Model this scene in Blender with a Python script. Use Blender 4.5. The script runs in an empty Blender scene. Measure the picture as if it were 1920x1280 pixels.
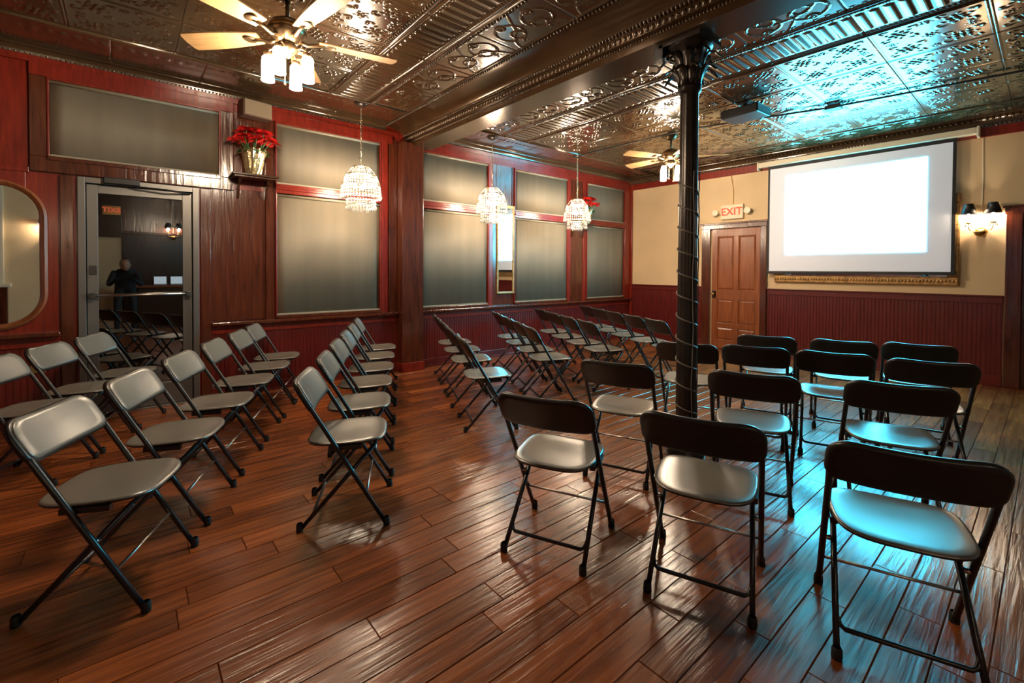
import bpy, math, random
import numpy as np
from mathutils import Vector, Matrix
random.seed(7)
R = math.radians
scene = bpy.context.scene
C = scene.collection

# ------------------------------------------------------------------ camera
CAM_H, F_PX, YAW, PITCH, ROLL, CY = 1.31, 857.18, .8687, .0164, .0052, 520.05
def cam_axes():
    fw = Vector((-math.sin(YAW), math.cos(YAW), 0)); r = Vector((math.cos(YAW), math.sin(YAW), 0)); u = Vector((0, 0, 1))
    f2 = math.cos(PITCH)*fw - math.sin(PITCH)*u
    u2 = math.cos(PITCH)*u + math.sin(PITCH)*fw
    r3 = math.cos(ROLL)*r + math.sin(ROLL)*u2
    u3 = math.cos(ROLL)*u2 - math.sin(ROLL)*r
    return f2, r3, u3
_f, _r, _u = cam_axes()
cd = bpy.data.cameras.new('camera'); cam = bpy.data.objects.new('camera', cd); C.objects.link(cam)
cd.sensor_width = 36; cd.lens = F_PX/1920*36; cd.shift_y = (CY-640)/1920; cd.clip_start = .05
m = Matrix.Identity(4)
for i in range(3):
    m[i][0], m[i][1], m[i][2] = _r[i], _u[i], -_f[i]
m[0][3], m[1][3], m[2][3] = 0, 0, CAM_H
cam.matrix_world = m
scene.camera = cam

# ------------------------------------------------------------------ world, light levels, exposure
world = bpy.data.worlds.new('night'); scene.world = world; world.use_nodes = True
world.node_tree.nodes['Background'].inputs[0].default_value = (.02, .02, .018, 1)
world.node_tree.nodes['Background'].inputs[1].default_value = .12
vs = scene.view_settings
scene.display_settings.display_device = 'sRGB'
vs.view_transform = 'Standard'; vs.look = 'None'; vs.gamma = 1; vs.use_curve_mapping = False
vs.exposure = 1.33
WARM = (1.0, .79, .56)
FAN_GLOW = 105.0           # radiance of each lit fan lamp glass
CHAND_W = 21.0            # watts inside each chandelier
SCONCE_W = 6.0
SCREEN = (.95, 10.5, 15.0) # projected white: a cold lamp seen with a warm white balance
scene.cycles.use_denoising = True
scene.cycles.max_bounces = 8
scene.cycles.sample_clamp_indirect = 8

# ------------------------------------------------------------------ room numbers (metres)
XL, XR, YF, YB, ZC = -5.47, 2.275, 7.69, -3.54, 3.12

# ------------------------------------------------------------------ helpers
def tag(o, label=None, cat=None, group=None, kind=None):
    if label: o['label'] = label
    if cat: o['category'] = cat
    if group: o['group'] = group
    if kind: o['kind'] = kind
    return o
def empty(name, loc=(0, 0, 0), rz=0):
    o = bpy.data.objects.new(name, None); C.objects.link(o)
    o.location = loc; o.rotation_euler = (0, 0, rz); o.empty_display_size = .05
    return o
class MB:
    def __init__(s): s.v = []; s.f = []
    def add(s, vs_, fs):
        n = len(s.v); s.v += [tuple(v) for v in vs_]; s.f += [tuple(i+n for i in f) for f in fs]; return s
    def b(s, x0, x1, y0, y1, z0, z1):
        if x0 > x1: x0, x1 = x1, x0
        if y0 > y1: y0, y1 = y1, y0
        if z0 > z1: z0, z1 = z1, z0
        return s.add([(x0,y0,z0),(x1,y0,z0),(x1,y1,z0),(x0,y1,z0),(x0,y0,z1),(x1,y0,z1),(x1,y1,z1),(x0,y1,z1)],
                     [(0,3,2,1),(4,5,6,7),(0,1,5,4),(1,2,6,5),(2,3,7,6),(3,0,4,7)])
    def tube(s, pts, r, n=8, closed=False, caps=True):
        pts = [Vector(p) for p in pts]; k = len(pts); rings = []
        rad = r if isinstance(r, (list, tuple)) else [r]*k
        up = None
        for i, p in enumerate(pts):
            if closed: t = pts[(i+1) % k]-pts[i-1]
            else: t = pts[min(i+1, k-1)]-pts[max(i-1, 0)]
            t.normalize()
            if up is None:
                up = Vector((0, 0, 1)) if abs(t.z) < .9 else Vector((1, 0, 0))
            up = (up - t*up.dot(t))
            if up.length < 1e-5: up = t.orthogonal()
            up.normalize(); w = t.cross(up)
            rings.append([p+(up*math.cos(a)+w*math.sin(a))*rad[i] for a in [2*math.pi*j/n for j in range(n)]])
        vs_ = [v for ring in rings for v in ring]; fs = []
        for i in range(k if closed else k-1):
            a, b_ = i*n, ((i+1) % k)*n
            for j in range(n):
                fs.append((a+j, a+(j+1) % n, b_+(j+1) % n, b_+j))
        if not closed and caps:
            fs.append(tuple(range(n))[::-1]); fs.append(tuple((k-1)*n+j for j in range(n)))
        return s.add(vs_, fs)
    def lathe(s, prof, n=24, c=(0, 0, 0), ax='z', a0=0, a1=2*math.pi):
        full = abs(a1-a0-2*math.pi) < 1e-6; m_ = n if full else n+1
        vs_ = []
        for (r, z) in prof:
            for j in range(m_):
                a = a0+(a1-a0)*j/n
                q = (r*math.cos(a), r*math.sin(a), z)
                if ax == 'x': q = (z, q[0], q[1])
                if ax == 'y': q = (q[0], z, q[1])
                vs_.append((c[0]+q[0], c[1]+q[1], c[2]+q[2]))
        fs = []
        for i in range(len(prof)-1):
            for j in range(n):
                j2 = (j+1) % m_
                fs.append((i*m_+j, i*m_+j2, (i+1)*m_+j2, (i+1)*m_+j))
        return s.add(vs_, fs)
    def sweep(s, prof, p0, p1, fn):
        # open profile of 2D points mapped by fn(u, v, t) with t in (p0, p1)
        k = len(prof); vs_ = [fn(u, v, p0) for u, v in prof]+[fn(u, v, p1) for u, v in prof]
        return s.add(vs_, [(i, i+1, k+i+1, k+i) for i in range(k-1)])
    def octa(s, c, a, b_, h):
        x, y, z = c
        return s.add([(x+a, y, z), (x, y+b_, z), (x-a, y, z), (x, y-b_, z), (x, y, z+h*.4), (x, y, z-h*.6)],
                     [(0,1,4),(1,2,4),(2,3,4),(3,0,4),(1,0,5),(2,1,5),(3,2,5),(0,3,5)])
    def ball(s, c, rx, ry=None, rz=None, n=8, k=5):
        ry = ry or rx; rz = rz or rx; vs_ = []; fs = []
        for i in range(k+1):
            t = math.pi*i/k
            for j in range(n):
                a = 2*math.pi*j/n
                vs_.append((c[0]+rx*math.sin(t)*math.cos(a), c[1]+ry*math.sin(t)*math.sin(a), c[2]+rz*math.cos(t)))
        for i in range(k):
            for j in range(n):
                fs.append((i*n+j, (i+1)*n+j, (i+1)*n+(j+1) % n, i*n+(j+1) % n))
        return s.add(vs_, fs)
    def mesh(s, name, mat, smooth=False):
        me = bpy.data.meshes.new(name); me.from_pydata(s.v, [], s.f); me.materials.append(mat)
        if smooth:
            me.polygons.foreach_set('use_smooth', [True]*len(me.polygons))
        me.update(); return me
    def build(s, name, mat, parent=None, smooth=False, bevel=0, auto=False, kind=None):
        o = bpy.data.objects.new(name, s.mesh(name, mat, smooth)); C.objects.link(o)
        if parent: o.parent = parent
        if bevel:
            b = o.modifiers.new('bevel', 'BEVEL'); b.width = bevel; b.segments = 2; b.limit_method = 'ANGLE'; b.angle_limit = R(40)
        if auto:
            o.data.polygons.foreach_set('use_smooth', [True]*len(o.data.polygons))
            w = o.modifiers.new('edges', 'EDGE_SPLIT'); w.split_angle = R(35)
        if kind: o['kind'] = kind
        return o
def place(name, mesh, parent, loc=(0, 0, 0), rot=(0, 0, 0), scale=(1, 1, 1), kind=None):
    o = bpy.data.objects.new(name, mesh); C.objects.link(o); o.parent = parent
    o.location = loc; o.rotation_euler = rot; o.scale = scale
    if kind: o['kind'] = kind
    return o
def copy_tree(o, parent=None):
    c = o.copy(); C.objects.link(c); c.parent = parent
    for ch in list(o.children): copy_tree(ch, c)
    return c
def lamp(name, loc, watts, parent, radius=.04, color=WARM):
    l = bpy.data.lights.new(name, 'POINT'); l.energy = watts; l.color = color; l.shadow_soft_size = radius
    o = bpy.data.objects.new(name, l); C.objects.link(o); o.location = loc; o.parent = parent
    return o

# ------------------------------------------------------------------ materials
def pm(name, base, rough=.5, metal=0, spec=.5, coat=0, emis=None, es=0, noise=0, nscale=8, bump=0, bscale=60, stretch=(1, 1, 1)):
    mt = bpy.data.materials.new(name); mt.use_nodes = True; nt = mt.node_tree; p = nt.nodes['Principled BSDF']
    p.inputs['Base Color'].default_value = (*base, 1); p.inputs['Roughness'].default_value = rough
    p.inputs['Metallic'].default_value = metal; p.inputs['Specular IOR Level'].default_value = spec
    p.inputs['Coat Weight'].default_value = coat; p.inputs['Coat Roughness'].default_value = .12
    if emis:
        p.inputs['Emission Color'].default_value = (*emis, 1); p.inputs['Emission Strength'].default_value = es
    if noise or bump:
        tc = nt.nodes.new('ShaderNodeTexCoord'); mp = nt.nodes.new('ShaderNodeMapping'); mp.inputs['Scale'].default_value = stretch
        nt.links.new(tc.outputs['Object'], mp.inputs[0])
    if noise:
        n = nt.nodes.new('ShaderNodeTexNoise'); n.inputs['Scale'].default_value = nscale; n.inputs['Detail'].default_value = 4
        nt.links.new(mp.outputs[0], n.inputs['Vector'])
        cr = nt.nodes.new('ShaderNodeValToRGB'); cr.color_ramp.elements[0].position = .3; cr.color_ramp.elements[1].position = .7
        cr.color_ramp.elements[0].color = (*[c*(1-noise) for c in base], 1); cr.color_ramp.elements[1].color = (*[min(1, c*(1+noise)) for c in base], 1)
        nt.links.new(n.outputs['Fac'], cr.inputs[0]); nt.links.new(cr.outputs[0], p.inputs['Base Color'])
    if bump:
        n2 = nt.nodes.new('ShaderNodeTexNoise'); n2.inputs['Scale'].default_value = bscale; n2.inputs['Detail'].default_value = 3
        nt.links.new(mp.outputs[0], n2.inputs['Vector'])
        bp = nt.nodes.new('ShaderNodeBump'); bp.inputs['Strength'].default_value = bump; bp.inputs['Distance'].default_value = .004
        nt.links.new(n2.outputs['Fac'], bp.inputs['Height']); nt.links.new(bp.outputs[0], p.inputs['Normal'])
    return mt
def wood(name, c0, c1, rough=.3, stretch=(14, 14, 1.2), scale=3, coat=.3, bump=.15, rand=False, spec=.5):
    mt = bpy.data.materials.new(name); mt.use_nodes = True; nt = mt.node_tree; p = nt.nodes['Principled BSDF']
    tc = nt.nodes.new('ShaderNodeTexCoord'); mp = nt.nodes.new('ShaderNodeMapping'); mp.inputs['Scale'].default_value = stretch
    nt.links.new(tc.outputs['Object'], mp.inputs[0])
    n = nt.nodes.new('ShaderNodeTexNoise'); n.noise_dimensions = '4D'; n.inputs['Scale'].default_value = scale; n.inputs['Detail'].default_value = 6
    n.inputs['Distortion'].default_value = .6
    nt.links.new(mp.outputs[0], n.inputs['Vector'])
    n3 = nt.nodes.new('ShaderNodeTexNoise'); n3.inputs['Scale'].default_value = .9; nt.links.new(tc.outputs['Object'], n3.inputs['Vector'])
    cr = nt.nodes.new('ShaderNodeValToRGB'); cr.color_ramp.elements[0].position = .32; cr.color_ramp.elements[1].position = .68
    cr.color_ramp.elements[0].color = (*c0, 1); cr.color_ramp.elements[1].color = (*c1, 1)
    ad = nt.nodes.new('ShaderNodeMath'); ad.operation = 'MULTIPLY_ADD'; ad.inputs[1].default_value = .7; 
    sb = nt.nodes.new('ShaderNodeMath'); sb.operation = 'MULTIPLY'; sb.inputs[1].default_value = .3
    nt.links.new(n3.outputs['Fac'], sb.inputs[0]); nt.links.new(n.outputs['Fac'], ad.inputs[0]); nt.links.new(sb.outputs[0], ad.inputs[2])
    nt.links.new(ad.outputs[0], cr.inputs[0])
    col = cr.outputs[0]
    if rand:
        oi = nt.nodes.new('ShaderNodeObjectInfo'); ge = nt.nodes.new('ShaderNodeNewGeometry')
        s_ = nt.nodes.new('ShaderNodeMath'); s_.operation = 'ADD'; nt.links.new(oi.outputs['Random'], s_.inputs[0]); nt.links.new(ge.outputs['Random Per Island'], s_.inputs[1])
        w_ = nt.nodes.new('ShaderNodeMath'); w_.operation = 'MULTIPLY'; w_.inputs[1].default_value = 37; nt.links.new(s_.outputs[0], w_.inputs[0]); nt.links.new(w_.outputs[0], n.inputs['W'])
        fr = nt.nodes.new('ShaderNodeMath'); fr.operation = 'FRACT'; nt.links.new(s_.outputs[0], fr.inputs[0])
        mr = nt.nodes.new('ShaderNodeMapRange'); mr.inputs['To Min'].default_value = .7; mr.inputs['To Max'].default_value = 1.3; nt.links.new(fr.outputs[0], mr.inputs[0])
        hs = nt.nodes.new('ShaderNodeHueSaturation'); nt.links.new(col, hs.inputs['Color']); nt.links.new(mr.outputs[0], hs.inputs['Value']); col = hs.outputs[0]
    nt.links.new(col, p.inputs['Base Color'])
    p.inputs['Roughness'].default_value = rough; p.inputs['Coat Weight'].default_value = coat; p.inputs['Coat Roughness'].default_value = .15
    p.inputs['Specular IOR Level'].default_value = spec
    if bump:
        bp = nt.nodes.new('ShaderNodeBump'); bp.inputs['Strength'].default_value = bump; bp.inputs['Distance'].default_value = .006
        nt.links.new(n.outputs['Fac'], bp.inputs['Height']); nt.links.new(bp.outputs[0], p.inputs['Normal']); nt.links.new(bp.outputs[0], p.inputs['Coat Normal'])
    return mt
def emit(name, col, s):
    mt = bpy.data.materials.new(name); mt.use_nodes = True; nt = mt.node_tree; nt.nodes.clear()
    e = nt.nodes.new('ShaderNodeEmission'); e.inputs[0].default_value = (*col, 1); e.inputs[1].default_value = s
    o = nt.nodes.new('ShaderNodeOutputMaterial'); nt.links.new(e.outputs[0], o.inputs[0]); return mt
def glassy(name, tint, spec_mix=None, ior=1.5):
    # thin pane: clear, with a Fresnel mirror film
    mt = bpy.data.materials.new(name); mt.use_nodes = True; nt = mt.node_tree; nt.nodes.clear()
    t = nt.nodes.new('ShaderNodeBsdfTransparent'); t.inputs[0].default_value = (*tint, 1)
    g = nt.nodes.new('ShaderNodeBsdfGlossy'); g.inputs['Roughness'].default_value = .01
    fr = nt.nodes.new('ShaderNodeFresnel'); fr.inputs[0].default_value = ior
    mx = nt.nodes.new('ShaderNodeMixShader'); o = nt.nodes.new('ShaderNodeOutputMaterial')
    if spec_mix is None: nt.links.new(fr.outputs[0], mx.inputs[0])
    else: mx.inputs[0].default_value = spec_mix
    nt.links.new(t.outputs[0], mx.inputs[1]); nt.links.new(g.outputs[0], mx.inputs[2]); nt.links.new(mx.outputs[0], o.inputs[0])
    return mt
def crystal_mat():
    mt = bpy.data.materials.new('crystal'); mt.use_nodes = True; nt = mt.node_tree; nt.nodes.clear()
    t = nt.nodes.new('ShaderNodeBsdfTransparent'); t.inputs[0].default_value = (.95, .95, .95, 1)
    tr = nt.nodes.new('ShaderNodeBsdfTranslucent'); tr.inputs[0].default_value = (.42, .42, .40, 1)
    g = nt.nodes.new('ShaderNodeBsdfGlossy'); g.inputs['Roughness'].default_value = .05
    m1 = nt.nodes.new('ShaderNodeMixShader'); m1.inputs[0].default_value = .45; m2 = nt.nodes.new('ShaderNodeMixShader'); m2.inputs[0].default_value = .38
    o = nt.nodes.new('ShaderNodeOutputMaterial')
    nt.links.new(tr.outputs[0], m1.inputs[1]); nt.links.new(g.outputs[0], m1.inputs[2])
    nt.links.new(m1.outputs[0], m2.inputs[1]); nt.links.new(t.outputs[0], m2.inputs[2]); nt.links.new(m2.outputs[0], o.inputs[0]); return mt

M = dict(
    floor=wood('floor_walnut', (.088, .018, .004), (.37, .100, .023), rough=.25, spec=.7, stretch=(26, 1.6, 4), scale=1.6, coat=.15, bump=.55, rand=True),
    subfloor=pm('subfloor_dark', (.02, .008, .004), .7),
    mahog=wood('red_mahogany', (.115, .007, .004), (.27, .024, .010), rough=.28, coat=.3, bump=.12),
    brown=wood('brown_mahogany', (.045, .009, .004), (.125, .028, .010), rough=.2, coat=1.0, bump=.5, stretch=(9, 9, .8)),
    bead=wood('dark_red_beadboard', (.075, .006, .006), (.155, .016, .012), rough=.33, coat=.25, bump=.1),
    dark=wood('dark_stained_wood', (.025, .008, .004), (.07, .024, .012), rough=.3, coat=.3),
    oak=wood('orange_brown_door_wood', (.16, .040, .012), (.34, .105, .034), rough=.32, stretch=(10, 10, .8), coat=.2),
    frame=wood('mirror_frame_wood', (.15, .045, .016), (.30, .10, .035), rough=.3, coat=.3),
    cream=pm('cream_plaster', (.70, .52, .31), .75, noise=.06, nscale=2, bump=.05, bscale=30),
    shade=pm('olive_roller_shade', (.205, .168, .118), .6, spec=.3, noise=.10, nscale=2.2, stretch=(1, 3, .4), bump=.04, bscale=300),
    shadebar=pm('shade_bar', (.28, .24, .17), .4),
    tin=pm('dark_bronze_pressed_tin', (.080, .045, .020), .17, metal=.25, spec=.8, coat=.8, noise=.15, nscale=2),
    beam=pm('bronze_painted_beam', (.085, .046, .020), .2, metal=.4, spec=.7, noise=.2, nscale=3),
    iron=pm('dark_cast_iron', (.040, .030, .024), .30, metal=.5, spec=.6, noise=.3, nscale=12, bump=.1, bscale=40),
    wire=pm('black_cord', (.03, .026, .024), .35), garland=pm('grey_brown_cord', (.20, .17, .14), .4),
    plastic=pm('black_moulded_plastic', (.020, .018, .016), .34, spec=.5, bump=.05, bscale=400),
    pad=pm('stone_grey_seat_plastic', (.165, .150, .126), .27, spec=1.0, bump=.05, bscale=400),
    tube=pm('black_enamelled_steel', (.016, .017, .019), .28, spec=.6),
    chrome=pm('brushed_steel', (.55, .52, .48), .3, metal=1),
    rubber=pm('black_rubber', (.012, .012, .012), .6),
    alu=pm('grey_anodised_aluminium', (.20, .19, .18), .38, metal=.7),
    alud=pm('dark_aluminium', (.07, .065, .06), .4, metal=.6),
    black=pm('black_plastic', (.012, .012, .013), .4),
    pane=glassy('mirror_film_glass', (.35, .36, .32), .38), clear=glassy('window_glass', (.9, .9, .88)),
    mirror=pm('mirror_silver', (.92, .92, .90), .02, metal=1),
    gilt=pm('antique_gilt', (.42, .24, .09), .42, metal=.6, noise=.4, nscale=30, bump=.6, bscale=70),
    brass=pm('aged_brass', (.55, .36, .14), .28, metal=1),
    screen=pm('screen_fabric_spill_glow', (.82, .82, .86), .8, emis=(.55, .75, 1.0), es=.07),  # faint bluish emission stands in for projector spill around the image
    screenblack=pm('screen_black_border', (.01, .01, .012), .6),
    image=emit('projected_white', tuple(c/SCREEN[2] for c in SCREEN), SCREEN[2]),
    ivory=pm('ivory_enamel', (.80, .70, .52), .4),
    maple=pm('pale_maple_blade', (.36, .22, .10), .32, noise=.15, nscale=4, stretch=(1, 12, 12)),
    fanmetal=pm('antique_brass_dark', (.20, .13, .07), .3, metal=.9),
    lampglass=emit('lit_frosted_lamp_glass', WARM, FAN_GLOW),
    bulb=emit('lit_candle_bulb', WARM, 130.0),
    crystal=crystal_mat(),
    gold=pm('polished_gold_chain', (.75, .62, .42), .22, metal=1),
    poin=pm('poinsettia_red', (.75, .03, .025), .5, noise=.25, nscale=20),
    leaf=pm('leaf_green', (.05, .13, .03), .45),
    foil=pm('crumpled_gold_foil', (.70, .56, .30), .25, metal=.85, bump=1.0, bscale=45),
    wicker=pm('brown_pot_foil', (.30, .22, .12), .35, metal=.5, bump=.5),
    exitbox=pm('exit_sign_white', (.78, .68, .50), .5),
    exitred=emit('exit_red_letters', (1, .14, .07), .55),
    speaker=pm('beige_speaker_grille', (.22, .15, .085), .6, bump=.2, bscale=500),
    speakerside=pm('speaker_shell', (.10, .05, .03), .5),
    outlet=pm('brass_outlet', (.50, .36, .14), .35, metal=.8),
    cloth=pm('dark_clothing', (.02, .022, .03), .8), skin=pm('skin', (.45, .26, .18), .5), hair=pm('dark_hair', (.02, .012, .008), .5),
    laptop=pm('laptop_grey', (.3, .3, .32), .4, metal=.5), lscreen=emit('laptop_screen', (.75, .9, 1), .5),
)

# ================================================================== STRUCTURE
def struct(o, label, cat): return tag(o, label, cat, kind='structure')

# ---- floor: planks along Y
fl = MB().b(XL-.1, XR+.1, YB-.1, YF+.1, -.10, -.011).build('floor', M['subfloor'])
struct(fl, 'dark red-brown wooden plank floor running toward the screen wall', 'floor')
PW = .1275
def plank_verts(x0, x1, y0, y1):
    c, g = .0022, .0009
    x0 += g; x1 -= g; y0 += g; y1 -= g
    return ([(x0,y0,-.012),(x1,y0,-.012),(x1,y1,-.012),(x0,y1,-.012),(x0,y0,-c),(x1,y0,-c),(x1,y1,-c),(x0,y1,-c),
             (x0+c,y0+c,0),(x1-c,y0+c,0),(x1-c,y1-c,0),(x0+c,y1-c,0)],
            [(0,1,5,4),(1,2,6,5),(2,3,7,6),(3,0,4,7),(4,5,9,8),(5,6,10,9),(6,7,11,10),(7,4,8,11),(8,9,10,11)])
planks = []
nrow = int((XR-XL)/PW)+1
for i in range(nrow):
    x0 = XL+i*PW; x1 = min(x0+PW, XR)
    y = YB - random.random()*.9
    while y < YF:
        L = random.choice((.62, .86, 1.05, 1.22, 1.22))
        a, b_ = max(y, YB), min(y+L, YF)
        if b_-a > .04: planks.append((x0, x1, a, b_))
        y += L
def seen(pk):
    c = Vector(((pk[0]+pk[1])/2, (pk[2]+pk[3])/2, -CAM_H)); d = c.dot(_f)
    if d < .8: return 1e9
    u_, v_ = 960+F_PX*c.dot(_r)/d, CY-F_PX*c.dot(_u)/d
    if u_ < -150 or u_ > 2070 or v_ > 1480: return 1e9
    return d
planks.sort(key=seen)
pmesh = {}
rest = MB()
for k, (x0, x1, a, b_) in enumerate(planks):
    if k < 295:
        key = (round(x1-x0, 4), round(b_-a, 3))
        if key not in pmesh:
            v, f = plank_verts(-(x1-x0)/2, (x1-x0)/2, -(b_-a)/2, (b_-a)/2); pmesh[key] = MB().add(v, f).mesh('plank', M['floor'])
        place('plank', pmesh[key], fl, ((x0+x1)/2, (a+b_)/2, random.uniform(-.0006, .0006)))
    else:
        rest.add(*plank_verts(x0, x1, a, b_))
rest.build('planks_beyond', M['floor'], fl, kind='stuff')

# ---- walls
# the backing is pierced for the glass door
wl = MB()
DY0, DY1, DZ = -.30, .545, 2.09
wl.b(XL-.15, XL, YB-.15, DY0, -.1, ZC+.1); wl.b(XL-.15, XL, DY1, YF+.15, -.1, ZC+.1); wl.b(XL-.15, XL, DY0, DY1, DZ, ZC+.1)
wl = struct(wl.build('wall_left', M['mahog']), 'red mahogany panelled wall with shaded windows and the glass door', 'wall')
wf = struct(MB().b(XL-.15, XR+.15, YF, YF+.15, -.1, ZC+.1).build('wall_far', M['cream']), 'cream plaster wall behind the projection screen with dark red wainscot', 'wall')
wr = struct(MB().b(XR, XR+.15, YB-.15, YF+.15, -.1, ZC+.1).build('wall_right', M['cream']), 'cream wall opposite the windows seen in the mirrors', 'wall')
wb = struct(MB().b(XL-.15, XR+.15, YB-.15, YB, -.1, ZC+.1).build('wall_back', M['mahog']), 'red panelled wall behind the last row of chairs', 'wall')

def beadboard(length, z0, z1, pitch=.040):
    prof = []; t = 0
    while t < length-1e-6:
        prof += [(t, .010), (t+pitch*.74, .010), (t+pitch*.77, .0075), (t+pitch*.80, .0075), (t+pitch*.84, .0095), (t+pitch*.89, .0105), (t+pitch*.94, .0095), (t+pitch*.97, .0075)]
        t += pitch
    prof = [(min(a, length), b_) for a, b_ in prof]+[(length, .010)]
    return prof
def bead_left(y0, y1, z0, z1):
    MB().sweep(beadboard(y1-y0, z0, z1), z0, z1, lambda u, v, t: (XL+v, y0+u, t)).build('beadboard', M['bead'], wl, kind='stuff')
def bead_far(x0, x1, z0, z1):
    MB().sweep(beadboard(x1-x0, z0, z1), z0, z1, lambda u, v, t: (x0+u, YF-v, t)).build('beadboard', M['bead'], wf, kind='stuff')
def lb(name, y0, y1, z0, z1, d, mat='mahog', bv=.004, parent=None, x0=0):
    return MB().b(XL+x0, XL+d, y0, y1, z0, z1).build(name, M[mat], parent or wl, bevel=bv)

SILL = .755
# wainscot
for (a, b_) in ((YB, -.42), (.655, 2.66), (3.0, YF)): bead_left(a, b_, .1, SILL-.02)
# broad plywood panels above the sill
lb('panel', YB, -.62, SILL, 2.11, .012, 'mahog'); lb('panel', YB, -.60, 2.13, 3.0, .012, 'mahog'); 
lb('panel', .655, 1.15, SILL+.02, 2.13, .012, 'brown'); lb('panel', .86, 1.19, 2.24, 2.92, .012, 'brown')
lb('panel', 4.30, 4.60, SILL+.02, 2.95, .014, 'brown'); lb('panel', 5.90, 6.28, SILL+.02, 2.95, .014, 'brown')
# stiles and rails (each board its own part)
lb('stile', -.42, -.335, .0, 2.10, .03, 'brown')            # left of door
lb('stile', .57, .655, .0, 2.10, .03, 'brown')              # right of door
lb('stile', 1.15, 1.235, SILL, 2.92, .03, 'brown')
lb('stile', 2.455, 2.54, SILL, 2.92, .035, 'mahog')
lb('stile', 2.56, 2.67, SILL, 2.95, .02, 'brown')
lb('stile', 4.15, 4.215, SILL, 2.92, .035, 'mahog'); lb('stile', 4.225, 4.295, SILL, 2.95, .02, 'brown')
lb('stile', 4.605, 4.635, SILL, 2.95, .02, 'brown')
lb('stile', 5.867, 5.93, SILL, 2.92, .035, 'mahog'); lb('stile', 6.27, 6.345, SILL, 2.92, .03, 'mahog')
lb('stile', 7.49, YF, SILL, 2.98, .05, 'mahog')
lb('rail', -.595, .855, 2.11, 2.235, .035, 'brown')         # below the transom light
lb('rail', YB, -.60, 2.095, 2.14, .022, 'mahog')
lb('stile', -.595, -.49, 2.235, 2.90, .035, 'brown'); lb('stile', .74, .855, 2.235, 2.90, .035, 'brown')
lb('rail', -.595, .855, 2.90, 3.0, .04, 'mahog'); lb('rail', 1.15, 2.60, 2.90, 3.0, .04, 'mahog'); lb('rail', 3.0, 6.0, 2.90, 3.0, .04, 'mahog'); lb('rail', 6.0, YF, 2.90, 3.0, .04, 'mahog')
for (a, b_) in ((YB, 2.68), (2.98, YF)): lb('frieze_board', a, b_, 3.0, 3.055, .03, 'mahog')
# ledge on top of the wainscot
for (a, b_) in ((YB, -.42), (.655, 2.66), (2.99, YF)):
    lb('window_ledge', a, b_, SILL-.022, SILL+.012, .085, 'brown', .008); lb('rail', a, b_, SILL-.11, SILL-.022, .022, 'mahog')
# pilaster under the beam
pil = MB().b(XL, XL+.16, 2.675, 2.975, 0, 2.93).build('pilaster', M['brown'], wl, bevel=.006)
lb('pilaster_base', 2.665, 2.985, 0, .115, .175, 'mahog', .006)
# baseboards
def bb(name, y0, y1):
    return struct(MB().b(XL, XL+.022, y0, y1, 0, .10).b(XL, XL+.032, y0, y1, 0, .02).build(name, M['bead'], bevel=.004), 'dark red baseboard under the window wall wainscot, %s' % ('between the glass door and the pilaster' if y0 > 0 and y0 < 2 else 'beyond the pilaster' if y0 > 2 else 'under the oval mirror'), 'baseboard')
bb('baseboard_left', YB, -.42); bb('baseboard_left', .655, 2.665); bb('baseboard_left', 2.985, YF)

# ---- windows: shade, glass, rails
def window(idx, y0, y1, z0, z1, label, rail=True):
    w = struct(empty('window_%d' % idx, (XL, y0, z0)), label, 'window')
    W, H = y1-y0, z1-z0
    g = MB().b(.004, .008, 0, W, 0, H).build('window_pane', M['clear'], w)
    def shade(a, b_):
        o = MB(); n = 14
        for i in range(n+1):
            t = i/n; xx = .018+.0025*math.sin(t*9+y0)
            o.v += [(xx, .014+(W-.028)*t, a+.012), (xx, .014+(W-.028)*t, b_-.03)]
        o.f = [(2*i, 2*i+2, 2*i+3, 2*i+1) for i in range(n)]
        s_ = o.build('roller_shade', M['shade'], w, smooth=True); md = s_.modifiers.new('thick', 'SOLIDIFY'); md.thickness = .002
        MB().tube([(.022, .008, b_-.022), (.022, W-.008, b_-.022)], .016, 10).build('roller', M['shadebar'], s_, smooth=True)
        MB().b(.012, .026, .012, W-.012, a+.002, a+.022).build('hem_bar', M['shadebar'], s_, bevel=.003)
    if rail:
        zr = 2.13-z0
        MB().b(0, .05, 0, W, zr, zr+.10).b(0, .062, 0, W, zr+.035, zr+.065).build('transom_rail', M['mahog'], w, bevel=.005)
        shade(0, zr); shade(zr+.10, H)
    else: shade(0, H)
    t = .022
    MB().b(0, .045, -.001, t*.6, 0, H).build('jamb', M['mahog'], w, bevel=.003); MB().b(0, .045, W-t*.6, W, 0, H).build('jamb', M['mahog'], w, bevel=.003)
    MB().b(0, .045, 0, W, H-.01, H+.012).build('window_head', M['mahog'], w, bevel=.003); MB().b(0, .05, 0, W, -.03, .004).build('window_sill', M['brown'], w, bevel=.003)
window(1, -.49, .74, 2.24, 2.89, 'wide transom window with olive shade above the glass door', False)
window(2, 1.243, 2.447, .80, 2.89, 'tall window with olive shades behind the nearest crystal chandelier')
window(3, 2.985, 4.142, .80, 2.89, 'tall window with olive shades right of the brown pilaster')
window(4, 4.642, 5.858, .80, 2.89, 'tall window with olive shades right of the narrow mirror')
window(5, 6.354, 7.482, .80, 2.89, 'tall window with olive shades nearest the corner by the cream wall')

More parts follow.
